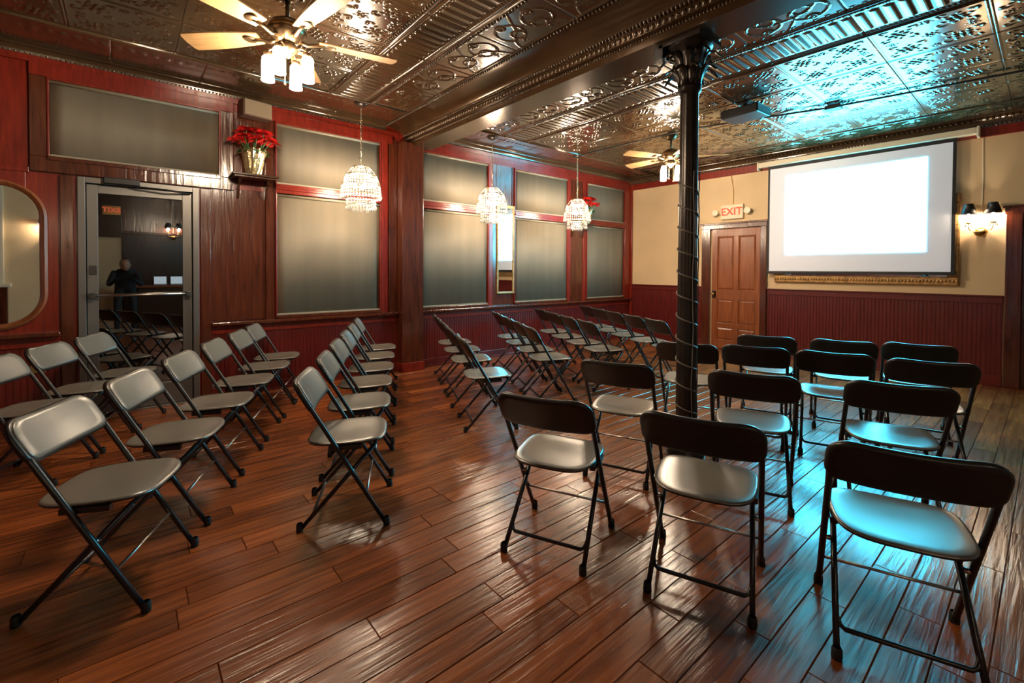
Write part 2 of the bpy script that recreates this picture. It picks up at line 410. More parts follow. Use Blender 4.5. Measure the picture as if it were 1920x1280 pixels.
# ---- glass door (door_1)
d1 = struct(empty('door_1', (XL, -.312, 0)), 'grey aluminium framed glass door with push bar under the transom', 'door')
DW = .869
MB().b(-.10, .035, 0, .05, 0, 2.10).build('door_jamb', M['alu'], d1, bevel=.003)
MB().b(-.10, .035, DW-.05, DW, 0, 2.10).build('door_jamb', M['alu'], d1, bevel=.003)
MB().b(-.10, .035, .05, DW-.05, 2.05, 2.10).build('door_head', M['alu'], d1, bevel=.003)
lf = MB().b(-.05, 0, .056, .13, .015, 2.045); lf.b(-.05, 0, DW-.13, DW-.056, .015, 2.045); lf.b(-.05, 0, .13, DW-.13, 1.97, 2.045); lf.b(-.05, 0, .13, DW-.13, .015, .22)
leaf = lf.build('door_leaf', M['alu'], d1, bevel=.003)
MB().b(-.028, -.022, .125, DW-.125, .21, 1.98).build('glass_pane', M['pane'], leaf)
MB().tube([(.045, .09, 1.065), (.045, DW-.09, 1.065)], .012, 10).build('push_bar', M['chrome'], leaf, smooth=True)
for yy in (.09, DW-.09): MB().b(0, .06, yy-.02, yy+.02, 1.04, 1.09).build('bar_bracket', M['alud'], leaf, bevel=.004)
MB().b(.035, .085, .17, .42, 2.055, 2.11).build('door_closer', M['black'], d1, bevel=.006)
MB().tube([(.06, .36, 2.05), (.10, .62, 2.04), (.01, .80, 2.035)], .009, 8).build('closer_arm', M['black'], d1)
MB().b(-.02, .012, .07, .12, 1.25, 1.33).build('lock_plate', M['alud'], leaf, bevel=.003)
MB().b(-.12, .04, 0, DW, -.004, .012).build('threshold', M['alu'], d1, bevel=.003)

# ---- far wall: wainscot, frieze, doors
for (a, b_) in ((XL, -3.94), (-2.885, -.36)): bead_far(a, b_, .1, 1.0)
def fb(name, x0, x1, z0, z1, d, mat='mahog', bv=.004, parent=None): return MB().b(x0, x1, YF-d, YF, z0, z1).build(name, M[mat], parent or wf, bevel=bv)
for (a, b_) in ((XL, -3.94), (-2.885, -.36)):
    fb('chair_rail', a, b_, .95, 1.03, .024, 'bead'); fb('rail_cap', a, b_, 1.025, 1.045, .045, 'bead', .006)
fb('corner_stile', XL+.03, -5.385, 0, 2.9, .035)
fb('frieze_board', XL, XR, 2.89, 3.0, .03)
def bf(a, b_, lab): return struct(MB().b(a, b_, YF-.022, YF, 0, .12).b(a, b_, YF-.034, YF, 0, .022).build('baseboard_far', M['bead'], bevel=.004), lab, 'baseboard')
bf(XL+.03, -3.94, 'dark red baseboard of the screen wall left of the wooden door'); bf(-2.885, -.36, 'dark red baseboard under the projection screen')
d2 = struct(empty('door_2', (-3.94, YF, 0)), 'orange-brown four panel wooden door under the exit sign', 'door')
def casing(d, W, H, cw=.15, dep=.05, mat='brown'):
    MB().b(0, cw, -dep, 0, 0, H).build('door_casing', M[mat], d, bevel=.006); MB().b(W-cw*.62, W, -dep, 0, 0, H).build('door_casing', M[mat], d, bevel=.006)
    MB().b(-.01, W+.01, -dep-.01, 0, H-.08, H).b(-.025, W+.025, -dep-.03, 0, H-.012, H+.018).build('door_casing', M[mat], d, bevel=.006)
casing(d2, 1.05, 2.10)
def panel_door(d, x0, x1, H, mat, rows):
    # stiles, rails and recessed raised panels, slab 35 mm proud of the wall plane
    lf_ = MB().b(x0, x1, -.020, -.001, .012, H).build('door_leaf', M[mat], d)
    st = .095; xm = (x0+x1)/2
    for (a, b_) in ((x0, x0+st), (x1-st, x1)): MB().b(a, b_, -.036, -.02, .012, H).build('stile', M[mat], lf_, bevel=.003)
    zs = [.012]+[z for r_ in rows for z in r_]+[H]
    for i in range(0, len(zs), 2): MB().b(x0+st, x1-st, -.036, -.02, zs[i], zs[i+1]).build('rail', M[mat], lf_, bevel=.003)
    for (z0, z1) in rows:
        MB().b(xm-st*.42, xm+st*.42, -.036, -.02, z0, z1).build('mullion', M[mat], lf_, bevel=.003)
        for (a, b_) in ((x0+st, xm-st*.42), (xm+st*.42, x1-st)):
            i = .03; o = MB()
            o.add([(a+.004, -.021, z0+.004), (b_-.004, -.021, z0+.004), (b_-.004, -.021, z1-.004), (a+.004, -.021, z1-.004),
                   (a+i, -.032, z0+i), (b_-i, -.032, z0+i), (b_-i, -.032, z1-i), (a+i, -.032, z1-i)], [(0,1,5,4),(1,2,6,5),(2,3,7,6),(3,0,4,7),(4,5,6,7)])
            o.build('door_panel', M[mat], lf_)
    return lf_
lf2 = panel_door(d2, .18, .985, 2.01, 'oak', ((.16, .36), (.44, .83), (1.0, 1.89)))
MB().b(.195, .255, -.055, -.036, .86, .98).b(.205, .245, -.07, -.05, .885, .955).build('rim_lock', M['iron'], lf2, bevel=.003)
MB().lathe([(.0, -.10), (.022, -.098), (.026, -.085), (.012, -.07), (.010, -.05)], 14, (.225, 0, .92), 'y').build('door_knob', M['brass'], lf2, smooth=True)
for zz in (.35, 1.75): MB().tube([(.99, -.04, zz-.05), (.99, -.04, zz+.05)], .009, 8).build('hinge', M['iron'], lf2)
d3 = struct(empty('door_3', (-.35, YF, 0)), 'dark cased wooden doorway right of the wall sconce', 'door')
casing(d3, 1.16, 2.05, .13, .06, 'brown')
lf3 = panel_door(d3, .13, 1.08, 1.98, 'brown', ((.2, .85), (1.0, 1.85)))
MB().lathe([(.0, -.11), (.026, -.105), (.03, -.09), (.012, -.07), (.012, -.04)], 14, (.21, 0, .98), 'y').build('door_knob', M['brass'], lf3, smooth=True)

# ---- right wall (seen in the mirrors and the door glass)
MB().sweep(beadboard(YF+.06, 0, 2.1), .1, 2.08, lambda u, v, t: (XR-v, -.06+u, t)).build('beadboard', M['dark'], wr, kind='stuff')
MB().b(XR-.05, XR, -.06, YF, 2.06, 2.12).build('rail_cap', M['dark'], wr, bevel=.006)
MB().b(XR-.02, XR, -.06, YF, 2.12, 3.0).build('upper_panel', M['brown'], wr)
MB().b(XR-.03, XR, -.75, -.06, 1.98, 3.0).build('header_panel', M['dark'], wr, bevel=.006)
MB().b(XR-.03, XR, YB, -.06, 0, .12).build('base_rail', M['ivory'], wr, bevel=.005)
for (a, b_, z0, z1) in ((-1.98, -1.80, 1.0, 3.0), (-2.9, -2.72, 1.0, 3.0), (-2.72, -1.98, 2.8, 3.0)):
    MB().b(XR-.05, XR, a, b_, z0, z1).build('window_casing', M['ivory'], wr, bevel=.006)
MB().b(XR-.12, XR, -3.0, -1.70, .93, 1.0).build('window_stool', M['ivory'], wr, bevel=.01)
MB().b(XR-.04, XR, -2.95, -1.75, .12, .93).build('apron_panel', M['brown'], wr, bevel=.006)
MB().b(XR-.02, XR-.005, -2.72, -1.98, 1.0, 2.8).build('roller_shade', M['shade'], wr)

# ================================================================== CEILING
ce = struct(MB().b(XL-.1, XR+.1, YB-.1, YF+.1, ZC+.012, ZC+.15).build('ceiling', M['iron']), 'dark bronze pressed tin ceiling with floral panels and a boxed beam', 'ceiling')
def hf_mesh(name, w, d, h, res=.0075, mat='tin'):
    nx, ny = max(2, int(w/res)), max(2, int(d/res))
    u, v = np.meshgrid(np.linspace(0, w, nx+1), np.linspace(0, d, ny+1), indexing='ij')
    z = -h(u, v)
    e = np.minimum(np.minimum(u, w-u), np.minimum(v, d-v)); z = np.where(e < .001, .004, z)
    vs_ = np.stack([u-w/2, v-d/2, z], -1).reshape(-1, 3)
    idx = np.arange((nx+1)*(ny+1)).reshape(nx+1, ny+1)
    q = np.stack([idx[:-1, :-1], idx[:-1, 1:], idx[1:, 1:], idx[1:, :-1]], -1).reshape(-1, 4)
    me = bpy.data.meshes.new(name); me.from_pydata(vs_.tolist(), [], q.tolist()); me.materials.append(M[mat])
    me.polygons.foreach_set('use_smooth', [True]*len(me.polygons)); me.update(); return me
def dome(d, r, h): return h*np.sqrt(np.clip(1-(d/r)**2, 0, 1))
def ell(u, v, cu, cv, a, b_, ang, h):
    x = (u-cu)*math.cos(ang)+(v-cv)*math.sin(ang); y = -(u-cu)*math.sin(ang)+(v-cv)*math.cos(ang)
    return dome(np.sqrt((x/a)**2+(y/b_)**2), 1, h)
def flower(u, v, cu, cv, s, rot=0, n=6, h=.009):
    z = ell(u, v, cu, cv, s*.2, s*.2, 0, h*1.2)
    for k in range(n):
        a = rot+2*math.pi*k/n
        z = np.maximum(z, ell(u, v, cu+s*.5*math.cos(a), cv+s*.5*math.sin(a), s*.25, s*.12, a, h))
        z = np.maximum(z, ell(u, v, cu+s*.92*math.cos(a+.5), cv+s*.92*math.sin(a+.5), s*.16, s*.09, a+1.0, h*.8))
    return z
def line(d, r=.006, h=.006): return dome(np.abs(d), r, h)
def field_h(w, d):
    def h(u, v):
        z = np.maximum(line(np.minimum(np.minimum(u, w-u), np.minimum(v, d-v))-.010, .0045, .005), 0)
        for i in range(2):
            for j in range(2):
                cu, cv = (i+.5)*w/2, (j+.5)*d/2
                z = np.maximum(z, flower(u, v, cu, cv, .085, .26*(i+j)))
                for k in range(4):
                    a = math.pi/4+k*math.pi/2; r_ = .128
                    z = np.maximum(z, ell(u, v, cu+r_*math.cos(a), cv+r_*math.sin(a), .030, .011, a+.6, .007))
                    z = np.maximum(z, ell(u, v, cu+r_*math.cos(a+.25), cv+r_*math.sin(a+.25), .022, .009, a-.5, .006))
        z = np.maximum(z, flower(u, v, w/2, d/2, .05, 0, 5, .008))
        for k in range(4):
            a = k*math.pi/2
            z = np.maximum(z, flower(u, v, w/2+w*.36*math.cos(a), d/2+d*.36*math.sin(a), .038, a, 5, .007))
        return z
    return h
def ladder_h(w, d, pitch=.081, vert=False):
    def h(u, v):
        t, s_ = (v, u) if vert else (u, v); D = w if vert else d
        rib = dome(np.abs(((t/pitch) % 1)-.5)*pitch, pitch*.30, .010)*(np.abs(s_-D/2) < D*.30)
        z = rib
        for c in (.045, D-.045):
            z = np.maximum(z, line(s_-c, .010, .010))
            z = np.maximum(z, dome(np.sqrt(((((t/.028) % 1)-.5)*.028)**2+(s_-c-(.022 if c < D/2 else -.022))**2), .009, .008))
        return z
    return h
def scroll_h(w, d):
    def ring(u, v, cu, cv, r, t, hh, a0=None, a1=None):
        dd = np.sqrt((u-cu)**2+(v-cv)**2); z = line(dd-r, t, hh)
        if a0 is not None:
            a = np.arctan2(v-cv, u-cu); z = z*((a > a0) & (a < a1))
        return z
    def h(u, v):
        z = np.maximum(line(v-.02, .009, .009), line(v-(d-.02), .009, .009))
        for s_ in (0, 1):
            cu = w*(.27+.46*s_)
            z = np.maximum(z, ring(u, v, cu, d*.5, .115, .006, .008)); z = np.maximum(z, ring(u, v, cu+(.03-.06*s_), d*.62, .055, .006, .008))
            z = np.maximum(z, ring(u, v, cu, d*.28, .030, .008, .009)); z = np.maximum(z, ell(u, v, cu, d*.28, .013, .013, 0, .010))
            z = np.maximum(z, flower(u, v, cu, d*.78, .045, .3, 5, .007))
        z = np.maximum(z, ring(u, v, w*.5, d*1.05, .26, .006, .008)); z = np.maximum(z, line((u-w/2)*.8+(v-d*.2)*.5, .005, .006)*(v < d*.5))
        for k in range(9): z = np.maximum(z, ell(u, v, w*(k+.5)/9, .05, .012, .009, 0, .007))
        return z
    return h
PX = .645
meL = hf_mesh('floral_tin_panel', PX, PX, field_h(PX, PX)); FD = .6875
meR = hf_mesh('floral_tin_panel', PX, FD, field_h(PX, FD))
xs = [-4.82+PX*(i+.5) for i in range(11)]
for x in xs:
    for j in range(8): place('floral_tin_panel', meL, ce, (x, 1.62-PX*(j+.5), ZC))
    for j in range(4): place('floral_tin_panel', meR, ce, (x, 4.35+FD*(j+.5), ZC))
me_l1 = hf_mesh('ribbed_tin_panel', PX, .41, ladder_h(PX, .41)); me_l2 = hf_mesh('ribbed_tin_panel', PX, .50, ladder_h(PX, .50))
me_s1 = hf_mesh('scroll_tin_panel', PX, .47, scroll_h(PX, .47)); me_s2 = hf_mesh('scroll_tin_panel', PX, .43, scroll_h(PX, .43))
me_sf = hf_mesh('scroll_tin_panel', PX, .53, scroll_h(PX, .53))
for x in xs:
    place('ribbed_tin_panel', me_l1, ce, (x, 1.825, ZC)); place('scroll_tin_panel', me_s1, ce, (x, 2.265, ZC))
    place('scroll_tin_panel', me_s2, ce, (x, 3.635, ZC), (0, 0, math.pi)); place('ribbed_tin_panel', me_l2, ce, (x, 4.10, ZC))
    place('scroll_tin_panel', me_sf, ce, (x, 7.365, ZC))
BW = 4.82-5.47; BW = -BW
me_b = hf_mesh('border_tin_panel', BW, PX, lambda u, v: np.maximum(np.maximum(.45*ladder_h(BW, PX, .081, True)(u, v)*(np.abs(u-BW*.78) < .06), line(np.minimum(v, PX-v), .005, .005)), flower(u, v, BW*.42, PX/2, .06, 0, 6, .006)))
y = 2.50
while y-PX > YB-.7: place('border_tin_panel', me_b, ce, (XL+BW/2, y-PX/2, ZC)); y -= PX
for k in range(7): place('border_tin_panel', me_b, ce, (XL+BW/2, 3.42+.61*(k+.5), ZC), (0, 0, 0), (1, .61/PX, 1))
# mouldings on the ceiling
def hround(p0, p1, r, name='ceiling_moulding'):
    v = Vector(p1)-Vector(p0); o = MB().tube([p0, p1], r, 10); return o.build(name, M['tin'], ce, smooth=True)
def beads(p0, p1, step, r, name, parent=ce, sy=1.0, mat='tin'):
    a, b_ = Vector(p0), Vector(p1); n = int((b_-a).length/step); o = MB()
    for i in range(n):
        c = a+(b_-a)*((i+.5)/n); o.ball(c, r*(sy if abs((b_-a).x) < abs((b_-a).y) else 1), r*(1 if abs((b_-a).x) < abs((b_-a).y) else sy), r, 6, 4)
    return o.build(name, M[mat], parent, smooth=True, kind='stuff')
for yy in (1.62, 2.035, 3.85, 4.35, 7.10): hround((-4.82, yy, ZC-.002), (XR, yy, ZC-.002), .013)
hround((-4.82, YB, ZC-.002), (-4.82, 2.5, ZC-.002), .017); hround((-4.82, 3.42, ZC-.002), (-4.82, YF, ZC-.002), .017)
for yy in (2.065, 1.60, 3.88): beads((-4.82, yy, ZC-.006), (XR, yy, ZC-.006), .034, .013, 'bead_moulding')
# beam
bp = [(2.50, ZC)]+[(2.50+.27*math.sin(t), ZC-.10*(1-math.cos(t))) for t in [math.pi/2*i/8 for i in range(1, 9)]]
bp += [(2.785, 3.02), (2.785, 2.965), (2.84, 2.965), (2.84, 2.90)]
bq = [(5.96-a, z) for a, z in bp][::-1]
beam = MB().sweep(bp+bq, XL, XR, lambda u, v, t: (t, u, v)).build('beam', M['beam'], ce, auto=True)
beads((XL, 2.795, 2.992), (XR, 2.795, 2.992),   .046, .026, 'egg_moulding', beam, 1.0); beads((XL, 2.76, 3.03), (XR, 2.76, 3.03), .03, .014, 'bead_moulding', beam)
beads((XL, 2.84, 2.962), (XR, 2.84, 2.962), .024, .010, 'bead_moulding', beam)
beads((XL, 3.165, 2.992), (XR, 3.165, 2.992),   .046, .026, 'egg_moulding', beam); beads((XL, 3.12, 2.962), (XR, 3.12, 2.962), .024, .010, 'bead_moulding', beam)
beads((XL, 2.515, ZC-.006), (XR, 2.515, ZC-.006), .034, .012, 'bead_moulding', beam)
# cornices
def cornice(name, fn, a, b_, drop, proj, label):
    pr = [(0, ZC-drop), (.012, ZC-drop), (.016, ZC-drop*.75)]+[(.016+(proj-.02)*(1-math.cos(t)), ZC-drop*.75+drop*.65*math.sin(t)) for t in [math.pi/2*i/6 for i in range(7)]]+[(proj, ZC-.004), (proj, ZC+.01)]
    return struct(MB().sweep(pr, a, b_, fn).build(name, M['tin'], auto=True), label, 'cornice')
c1 = cornice('trim_1', lambda u, v, t: (XL+u, t, v), YB, 2.52, .065, .07, 'narrow dark tin cornice above the glass door and transom')
c2 = cornice('trim_2', lambda u, v, t: (XL+u, t, v), 3.42, YF, .065, .07, 'narrow dark tin cornice above the windows beyond the beam')
c3 = cornice('trim_3', lambda u, v, t: (t, YF-u, v), XL, XR, .12, .12, 'dark embossed tin cornice above the cream screen wall')
beads((XL+.02, YB, ZC-.055), (XL+.02, 2.5, ZC-.055), .03, .010, 'bead_moulding', c1); beads((XL+.02, 3.42, ZC-.055), (XL+.02, YF, ZC-.055), .03, .010, 'bead_moulding', c2)
beads((XL, YF-.022, ZC-.10), (XR, YF-.022, ZC-.10), .036, .016, 'egg_moulding', c3); beads((XL, YF-.075, ZC-.04), (XR, YF-.075, ZC-.04), .05, .016, 'leaf_moulding', c3)
for nm, a in (('trim_4', 0), ('trim_5', 1)):
    pr = [(0, ZC-.08), (.02, ZC-.08), (.07, ZC)]
    o = MB().sweep(pr, YB if a else XL, YF if a else XR, (lambda u, v, t: (XR-u, t, v)) if a else (lambda u, v, t: (t, YB+u, v)))
    struct(o.build(nm, M['tin'], auto=True), 'plain dark cornice on the wall %s' % ('opposite the windows' if a else 'behind the camera'), 'cornice')

# ================================================================== COLUMN
col = tag(empty('iron_column', (-1.665, 3.03, 0)), 'dark cast iron column with leafy capital, cord spiralled round its shaft', 'column')
MB().lathe([(0, .0), (.13, 0), (.13, .03), (.115, .05), (.115, .07), (.095, .10), (.085, .13)], 28).build('column_base', M['iron'], col, smooth=True)
shaft = MB(); nfl = 48; zs_ = [.12, .5, 1.0, 1.5, 1.95, 2.3, 2.56]
for z in zs_:
    r0 = .070-.010*(z/2.56)
    for j in range(nfl):
        a = 2*math.pi*j/nfl; shaft.v.append(((r0-.004*(j % 4 == 0))*math.cos(a), (r0-.004*(j % 4 == 0))*math.sin(a), z))
for i in range(len(zs_)-1):
    for j in range(nfl): shaft.f.append((i*nfl+j, i*nfl+(j+1) % nfl, (i+1)*nfl+(j+1) % nfl, (i+1)*nfl+j))
shaft.build('shaft', M['iron'], col, smooth=True)
cap = MB().lathe([(.062, 2.54), (.078, 2.56), (.078, 2.585), (.064, 2.60), (.066, 2.68), (.080, 2.76), (.115, 2.83), (.15, 2.855), (.15, 2.87)], 24).b(-.15, .15, -.15, .15, 2.87, 2.90)
capo = cap.build('capital', M['iron'], col, auto=True)
for tier, (r0, z0, h, n, off) in enumerate(((.066, 2.60, .12, 8, 0), (.072, 2.68, .15, 8, .39))):
    lm = MB(); k = 6
    for i in range(k+1):
        t = i/k; zz = h*math.sin(min(t*1.15, 1)*math.pi/2)-max(0, t-.72)*.22; rr = .008+.115*t**2.0; w = .034*math.sin(math.pi*(.22+.72*t))
        lm.v += [(rr, -w, zz), (rr+.008, 0, zz+.004), (rr, w, zz)]
    for i in range(k): lm.f += [(3*i, 3*i+1, 3*i+4, 3*i+3), (3*i+1, 3*i+2, 3*i+5, 3*i+4)]
    me = lm.mesh('acanthus_leaf', M['iron'], True)
    for j in range(n):
        a = off+2*math.pi*j/n
        o = place('acanthus_leaf', me, capo, (r0*math.cos(a), r0*math.sin(a), z0), (0, 0, a)); md = o.modifiers.new('t', 'SOLIDIFY'); md.thickness = .004
for j in range(4):
    a = math.pi/4+j*math.pi/2
    MB().tube([((.10+.035*t/9+.028*(1-t/12)*math.cos(t))*math.cos(a), (.10+.035*t/9+.028*(1-t/12)*math.cos(t))*math.sin(a), 2.80+.028*(1-t/12)*math.sin(t)) for t in [i*.5 for i in range(20)]], .007, 6).build('volute', M['iron'], capo, smooth=True)
sp = [((.074-.008*z/2)*math.cos(t), -(.074-.008*z/2)*math.sin(t), z) for t, z in [(i*.26, .16+i*.26/(2*math.pi)*.155) for i in range(280)] if z < 1.98]
MB().tube(sp, .0055, 6).build('spiral_cord', M['garland'], col, smooth=True)
for a0 in (-.5, .55, 2.2):
    MB().tube([((.071+.002*math.sin(z*23+a0))*math.cos(a0+.06*math.sin(z*9)), (.071+.002*math.sin(z*23+a0))*math.sin(a0+.06*math.sin(z*9)), z) for z in [.15+.05*i for i in range(38)]], .004, 5).build('light_string', M['garland'], col, smooth=True)
MB().b(-.19, -.12, -.15, -.06, 2.80, 2.895).build('junction_box', M['black'], col, bevel=.004)

# ================================================================== FOLDING CHAIRS
def ring_plate(outline, rings, warp):
    # outline: list of (x, y); rings: (scale or inset, z) from back centre over the edge to front centre
    o = MB(); n = len(outline)
    for (s_, ins, z) in rings:
        for (x, y) in outline:
            L = math.hypot(x, y); k = s_*(1-ins/max(L, 1e-6))
            o.v.append(warp(x*k, y*k, z))
    for i in range(len(rings)-1):
        for j in range(n): o.f.append((i*n+j, i*n+(j+1) % n, (i+1)*n+(j+1) % n, (i+1)*n+j))
    for (i, flip) in ((0, 1), (len(rings)-1, 0)):
        o.v.append(warp(0, 0, rings[i][2])); ci = len(o.v)-1
        for j in range(n): o.f.append((i*n+(j+1) % n, i*n+j, ci) if flip else (i*n+j, i*n+(j+1) % n, ci))
    return o
def rrect(w, h, rt, rb, n=6):
    pts = []
    for (cx, cy, r, a0) in ((w/2-rt, h/2-rt, rt, 0), (-w/2+rt, h/2-rt, rt, math.pi/2), (-w/2+rb, -h/2+rb, rb, math.pi), (w/2-rb, -h/2+rb, rb, 1.5*math.pi)):
        for i in range(n+1):
            a = a0+math.pi/2*i/n; pts.append((cx+r*math.cos(a), cy+r*math.sin(a)))
    out = []
    for i, p_ in enumerate(pts):       # add mid points on long sides
        q = pts[(i+1) % len(pts)]; out.append(p_)
        d = math.hypot(q[0]-p_[0], q[1]-p_[1])
        if d > .06:
            k = int(d/.04)
            out += [(p_[0]+(q[0]-p_[0])*j/k, p_[1]+(q[1]-p_[1])*j/k) for j in range(1, k)]
    return out
TOPY, TOPZ, FY, RY = -.235, .757, .21, -.21
upd = Vector((0, TOPY-FY, TOPZ)); upl = upd.length; upd.normalize(); nrm = Vector((0, upd.z, -upd.y))
def on_up(z): return FY+(TOPY-FY)*z/TOPZ
bc = Vector((0, TOPY, TOPZ))-upd*.094
def wback(x, y, z):
    p_ = bc+upd*y+nrm*(z-.020*(1-(x/.225)**2)); return (x, p_.y, p_.z)
T = .013
prof = lambda t, e: [(.15, 0, -t), (.5, 0, -t), (.8, 0, -t), (1, e, -t), (1, e*.3, -t*.75), (1, 0, -t*.2), (1, 0, t*.2), (1, e*.3, t*.75), (1, e, t), (.8, 0, t), (.5, 0, t), (.15, 0, t)]
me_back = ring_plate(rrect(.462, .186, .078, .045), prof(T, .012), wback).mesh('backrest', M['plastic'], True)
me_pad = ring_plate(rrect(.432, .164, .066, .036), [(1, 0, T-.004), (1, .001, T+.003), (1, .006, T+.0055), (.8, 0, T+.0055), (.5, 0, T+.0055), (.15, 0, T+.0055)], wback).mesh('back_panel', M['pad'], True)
def seat_outline():
    pts = []
    for i in range(44):
        a = 2*math.pi*i/44; c, s_ = math.cos(a), math.sin(a); e = 2/3.6
        x = .200*math.copysign(abs(c)**e, c); y_ = .198*math.copysign(abs(s_)**e, s_)
        pts.append((x*(1+.06*(y_/.198)) if y_ < 0 else x*(1+.02*y_/.198), y_))
    return pts
def wseat(x, y, z):
    r2 = (x/.2)**2+(y/.2)**2
    dip = -.010*math.exp(-r2*1.6)-.012*max(0, (y-.12)/.08)**2
    return (x, y+.004, .428+.03*y+dip+z)
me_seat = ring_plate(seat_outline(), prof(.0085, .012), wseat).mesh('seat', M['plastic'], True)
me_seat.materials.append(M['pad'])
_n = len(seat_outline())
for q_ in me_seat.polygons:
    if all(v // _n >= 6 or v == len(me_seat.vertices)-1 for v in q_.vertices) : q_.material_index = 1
r_t = .0115; HW = .2125
me_leg_f = {s_: MB().tube([(s_*HW, FY, .004), (s_*HW, on_up(.3), .3), (s_*HW, on_up(.6), .6), (s_*(HW-.004), on_up(.71), .71)], r_t, 10).mesh('front_leg', M['tube'], True) for s_ in (-1, 1)}
RT = (.175, .15, .405); RB = (.190, RY, .004)
def on_rear(z):
    t = (z-RB[2])/(RT[2]-RB[2]); return RB[0]+(RT[0]-RB[0])*t, RB[1]+(RT[1]-RB[1])*t
me_leg_r = {s_: MB().tube([(s_*RB[0], RB[1], RB[2]), (s_*on_rear(.2)[0], on_rear(.2)[1], .2), (s_*RT[0], RT[1], RT[2])], .0105, 10).mesh('rear_leg', M['tube'], True) for s_ in (-1, 1)}
ub = []
for s_ in (-1, 1):
    q = []
    for (fx, zz) in ((1.0, .125), (.985, .095), (.94, .078), (.86, .070)):
        x_, y_ = on_rear(zz); q.append((s_*x_*fx, y_, zz))
    ub += q if s_ < 0 else q[::-1]
me_ubar = MB().tube(ub, .0085, 8).mesh('rear_stretcher', M['tube'], True)
me_fbar = MB().tube([(-HW, on_up(.17), .17), (HW, on_up(.17), .17)], .006, 8).mesh('front_stretcher', M['chrome'], True)
me_under = MB().tube([(-.175, .15, .405), (.175, .15, .405)], .009, 8).mesh('seat_bar', M['tube'], True)
me_cap = MB().lathe([(0, 0), (.0155, 0), (.017, .006), (.016, .034), (.0125, .04)], 12).mesh('foot_cap', M['rubber'], True)
me_brk = {s_: MB().b(s_*.178, s_*.201, on_up(.43)-.03, on_up(.43)+.13, .395, .417).mesh('seat_bracket', M['tube']) for s_ in (-1, 1)}
me_pivot = MB().lathe([(0, -.013), (.010, -.012), (.010, .012), (0, .013)], 10, ax='x').mesh('pivot', M['chrome'], True)
def make_chair():
    c = empty('folding_chair')
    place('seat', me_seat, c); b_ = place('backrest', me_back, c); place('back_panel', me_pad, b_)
    for s_ in (-1, 1):
        l = place('front_leg', me_leg_f[s_], c); place('foot_cap', me_cap, l, (s_*HW, FY, 0))
        l2 = place('rear_leg', me_leg_r[s_], c); place('foot_cap', me_cap, l2, (s_*RB[0], RY, 0))
        place('seat_bracket', me_brk[s_], c); place('pivot', me_pivot, c, (s_*.2, on_up(.285), .285))
    place('rear_stretcher', me_ubar, c); place('front_stretcher', me_fbar, c); place('seat_bar', me_under, c)
    return c
chair0 = make_chair(); used = [False]
def chair(x, y, deg, label, group):
    o = chair0 if not used[0] else copy_tree(chair0); used[0] = True
    o.location = (x, y, 0); o.rotation_euler = (0, 0, R(deg))
    tag(o, label, 'chair', group)
ORD = ['first', 'second', 'third', 'fourth', 'fifth', 'sixth']
def row(pts, deg, fmt, group, jit=1.2):
    for i, (x, y) in enumerate(pts):
        chair(x, y, deg+random.uniform(-jit, jit), fmt % ORD[i], group)
row([(-4.13, -.44), (-4.60, -.235), (-5.07, -.02)], -25, 'grey-seated folding chair, %s from the left photo edge in the row under the oval mirror', 'chairs in the row under the oval mirror')
row([(-2.50, -.04), (-3.05, .21), (-3.58, .46), (-4.12, .71), (-4.62, .96), (-5.06, 1.165)], -25.5, 'grey-seated folding chair, %s from the camera in the row before the glass door', 'chairs in the row before the glass door')
row([(-2.48, .93), (-2.98, 1.19), (-3.48, 1.44), (-3.97, 1.69), (-4.47, 1.94), (-4.94, 2.18)], -26.5, 'pale-seated folding chair, %s from the open floor in the row left of the aisle', 'chairs in the row left of the aisle')
row([(-3.12, 2.36), (-3.74, 2.63), (-4.24, 2.86), (-4.73, 3.08)], -25, 'folding chair seen edge-on, %s from the aisle in the row past the pilaster', 'chairs in the row past the pilaster')
row([(-3.31, 3.30), (-3.75, 3.51), (-4.21, 3.73), (-4.66, 3.95)], -26, 'folding chair, %s from the room centre in the row below the narrow mirror', 'chairs in the row below the narrow mirror')
row([(-3.28, 4.13), (-3.74, 4.33), (-4.20, 4.54), (-4.68, 4.77)], -24, 'folding chair, %s from the room centre in the row second nearest the screen-wall corner', 'chairs second nearest the corner')
row([(-2.88, 4.88), (-3.34, 5.09), (-3.80, 5.31), (-4.22, 5.52), (-4.65, 5.74)], -24, 'folding chair, %s from the iron column in the row nearest the screen-wall corner', 'chairs nearest the corner')
RG = 'chairs right of the aisle facing the screen'
for (x, y, d, lab) in (
    (-1.545, 1.61, 24, 'folding chair seen from behind in the centre foreground, leftmost of the nearest right-hand row'),
    (-.945, 1.885, 20.5, 'folding chair seen from behind with the iron column\'s shadow falling on its seat'),
    (-.345, 2.095, 20, 'largest folding chair in the right foreground with a cyan-lit seat'),
    (-1.81, 2.50, 22, 'folding chair with pale seat just left of the iron column, second right-hand row'),
    (-1.14, 2.84, 22, 'folding chair with half cyan seat just right of the iron column, second right-hand row'),
    (-.565, 3.18, 22, 'folding chair directly behind the right foreground chair, second right-hand row'),
    (-1.915, 3.54, 21, 'folding chair partly hidden behind the iron column, third right-hand row'),
    (-1.505, 3.80, 20, 'folding chair in front of the wooden door, third right-hand row'),
    (-1.04, 3.97, 18, 'folding chair in the middle right with bright cyan seat, third right-hand row'),
    (-.55, 4.10, 18, 'rightmost folding chair of the third right-hand row, nearest the cased doorway'),
    (-1.665, 4.46, 17, 'leftmost folding chair of the front right-hand row, below the exit sign door'),
    (-1.155, 4.68, 16, 'middle folding chair of the front right-hand row, below the screen'),
    (-.72, 4.93, 15, 'rightmost folding chair of the front right-hand row, below the sconce')):
    chair(x, y, d, lab, RG)

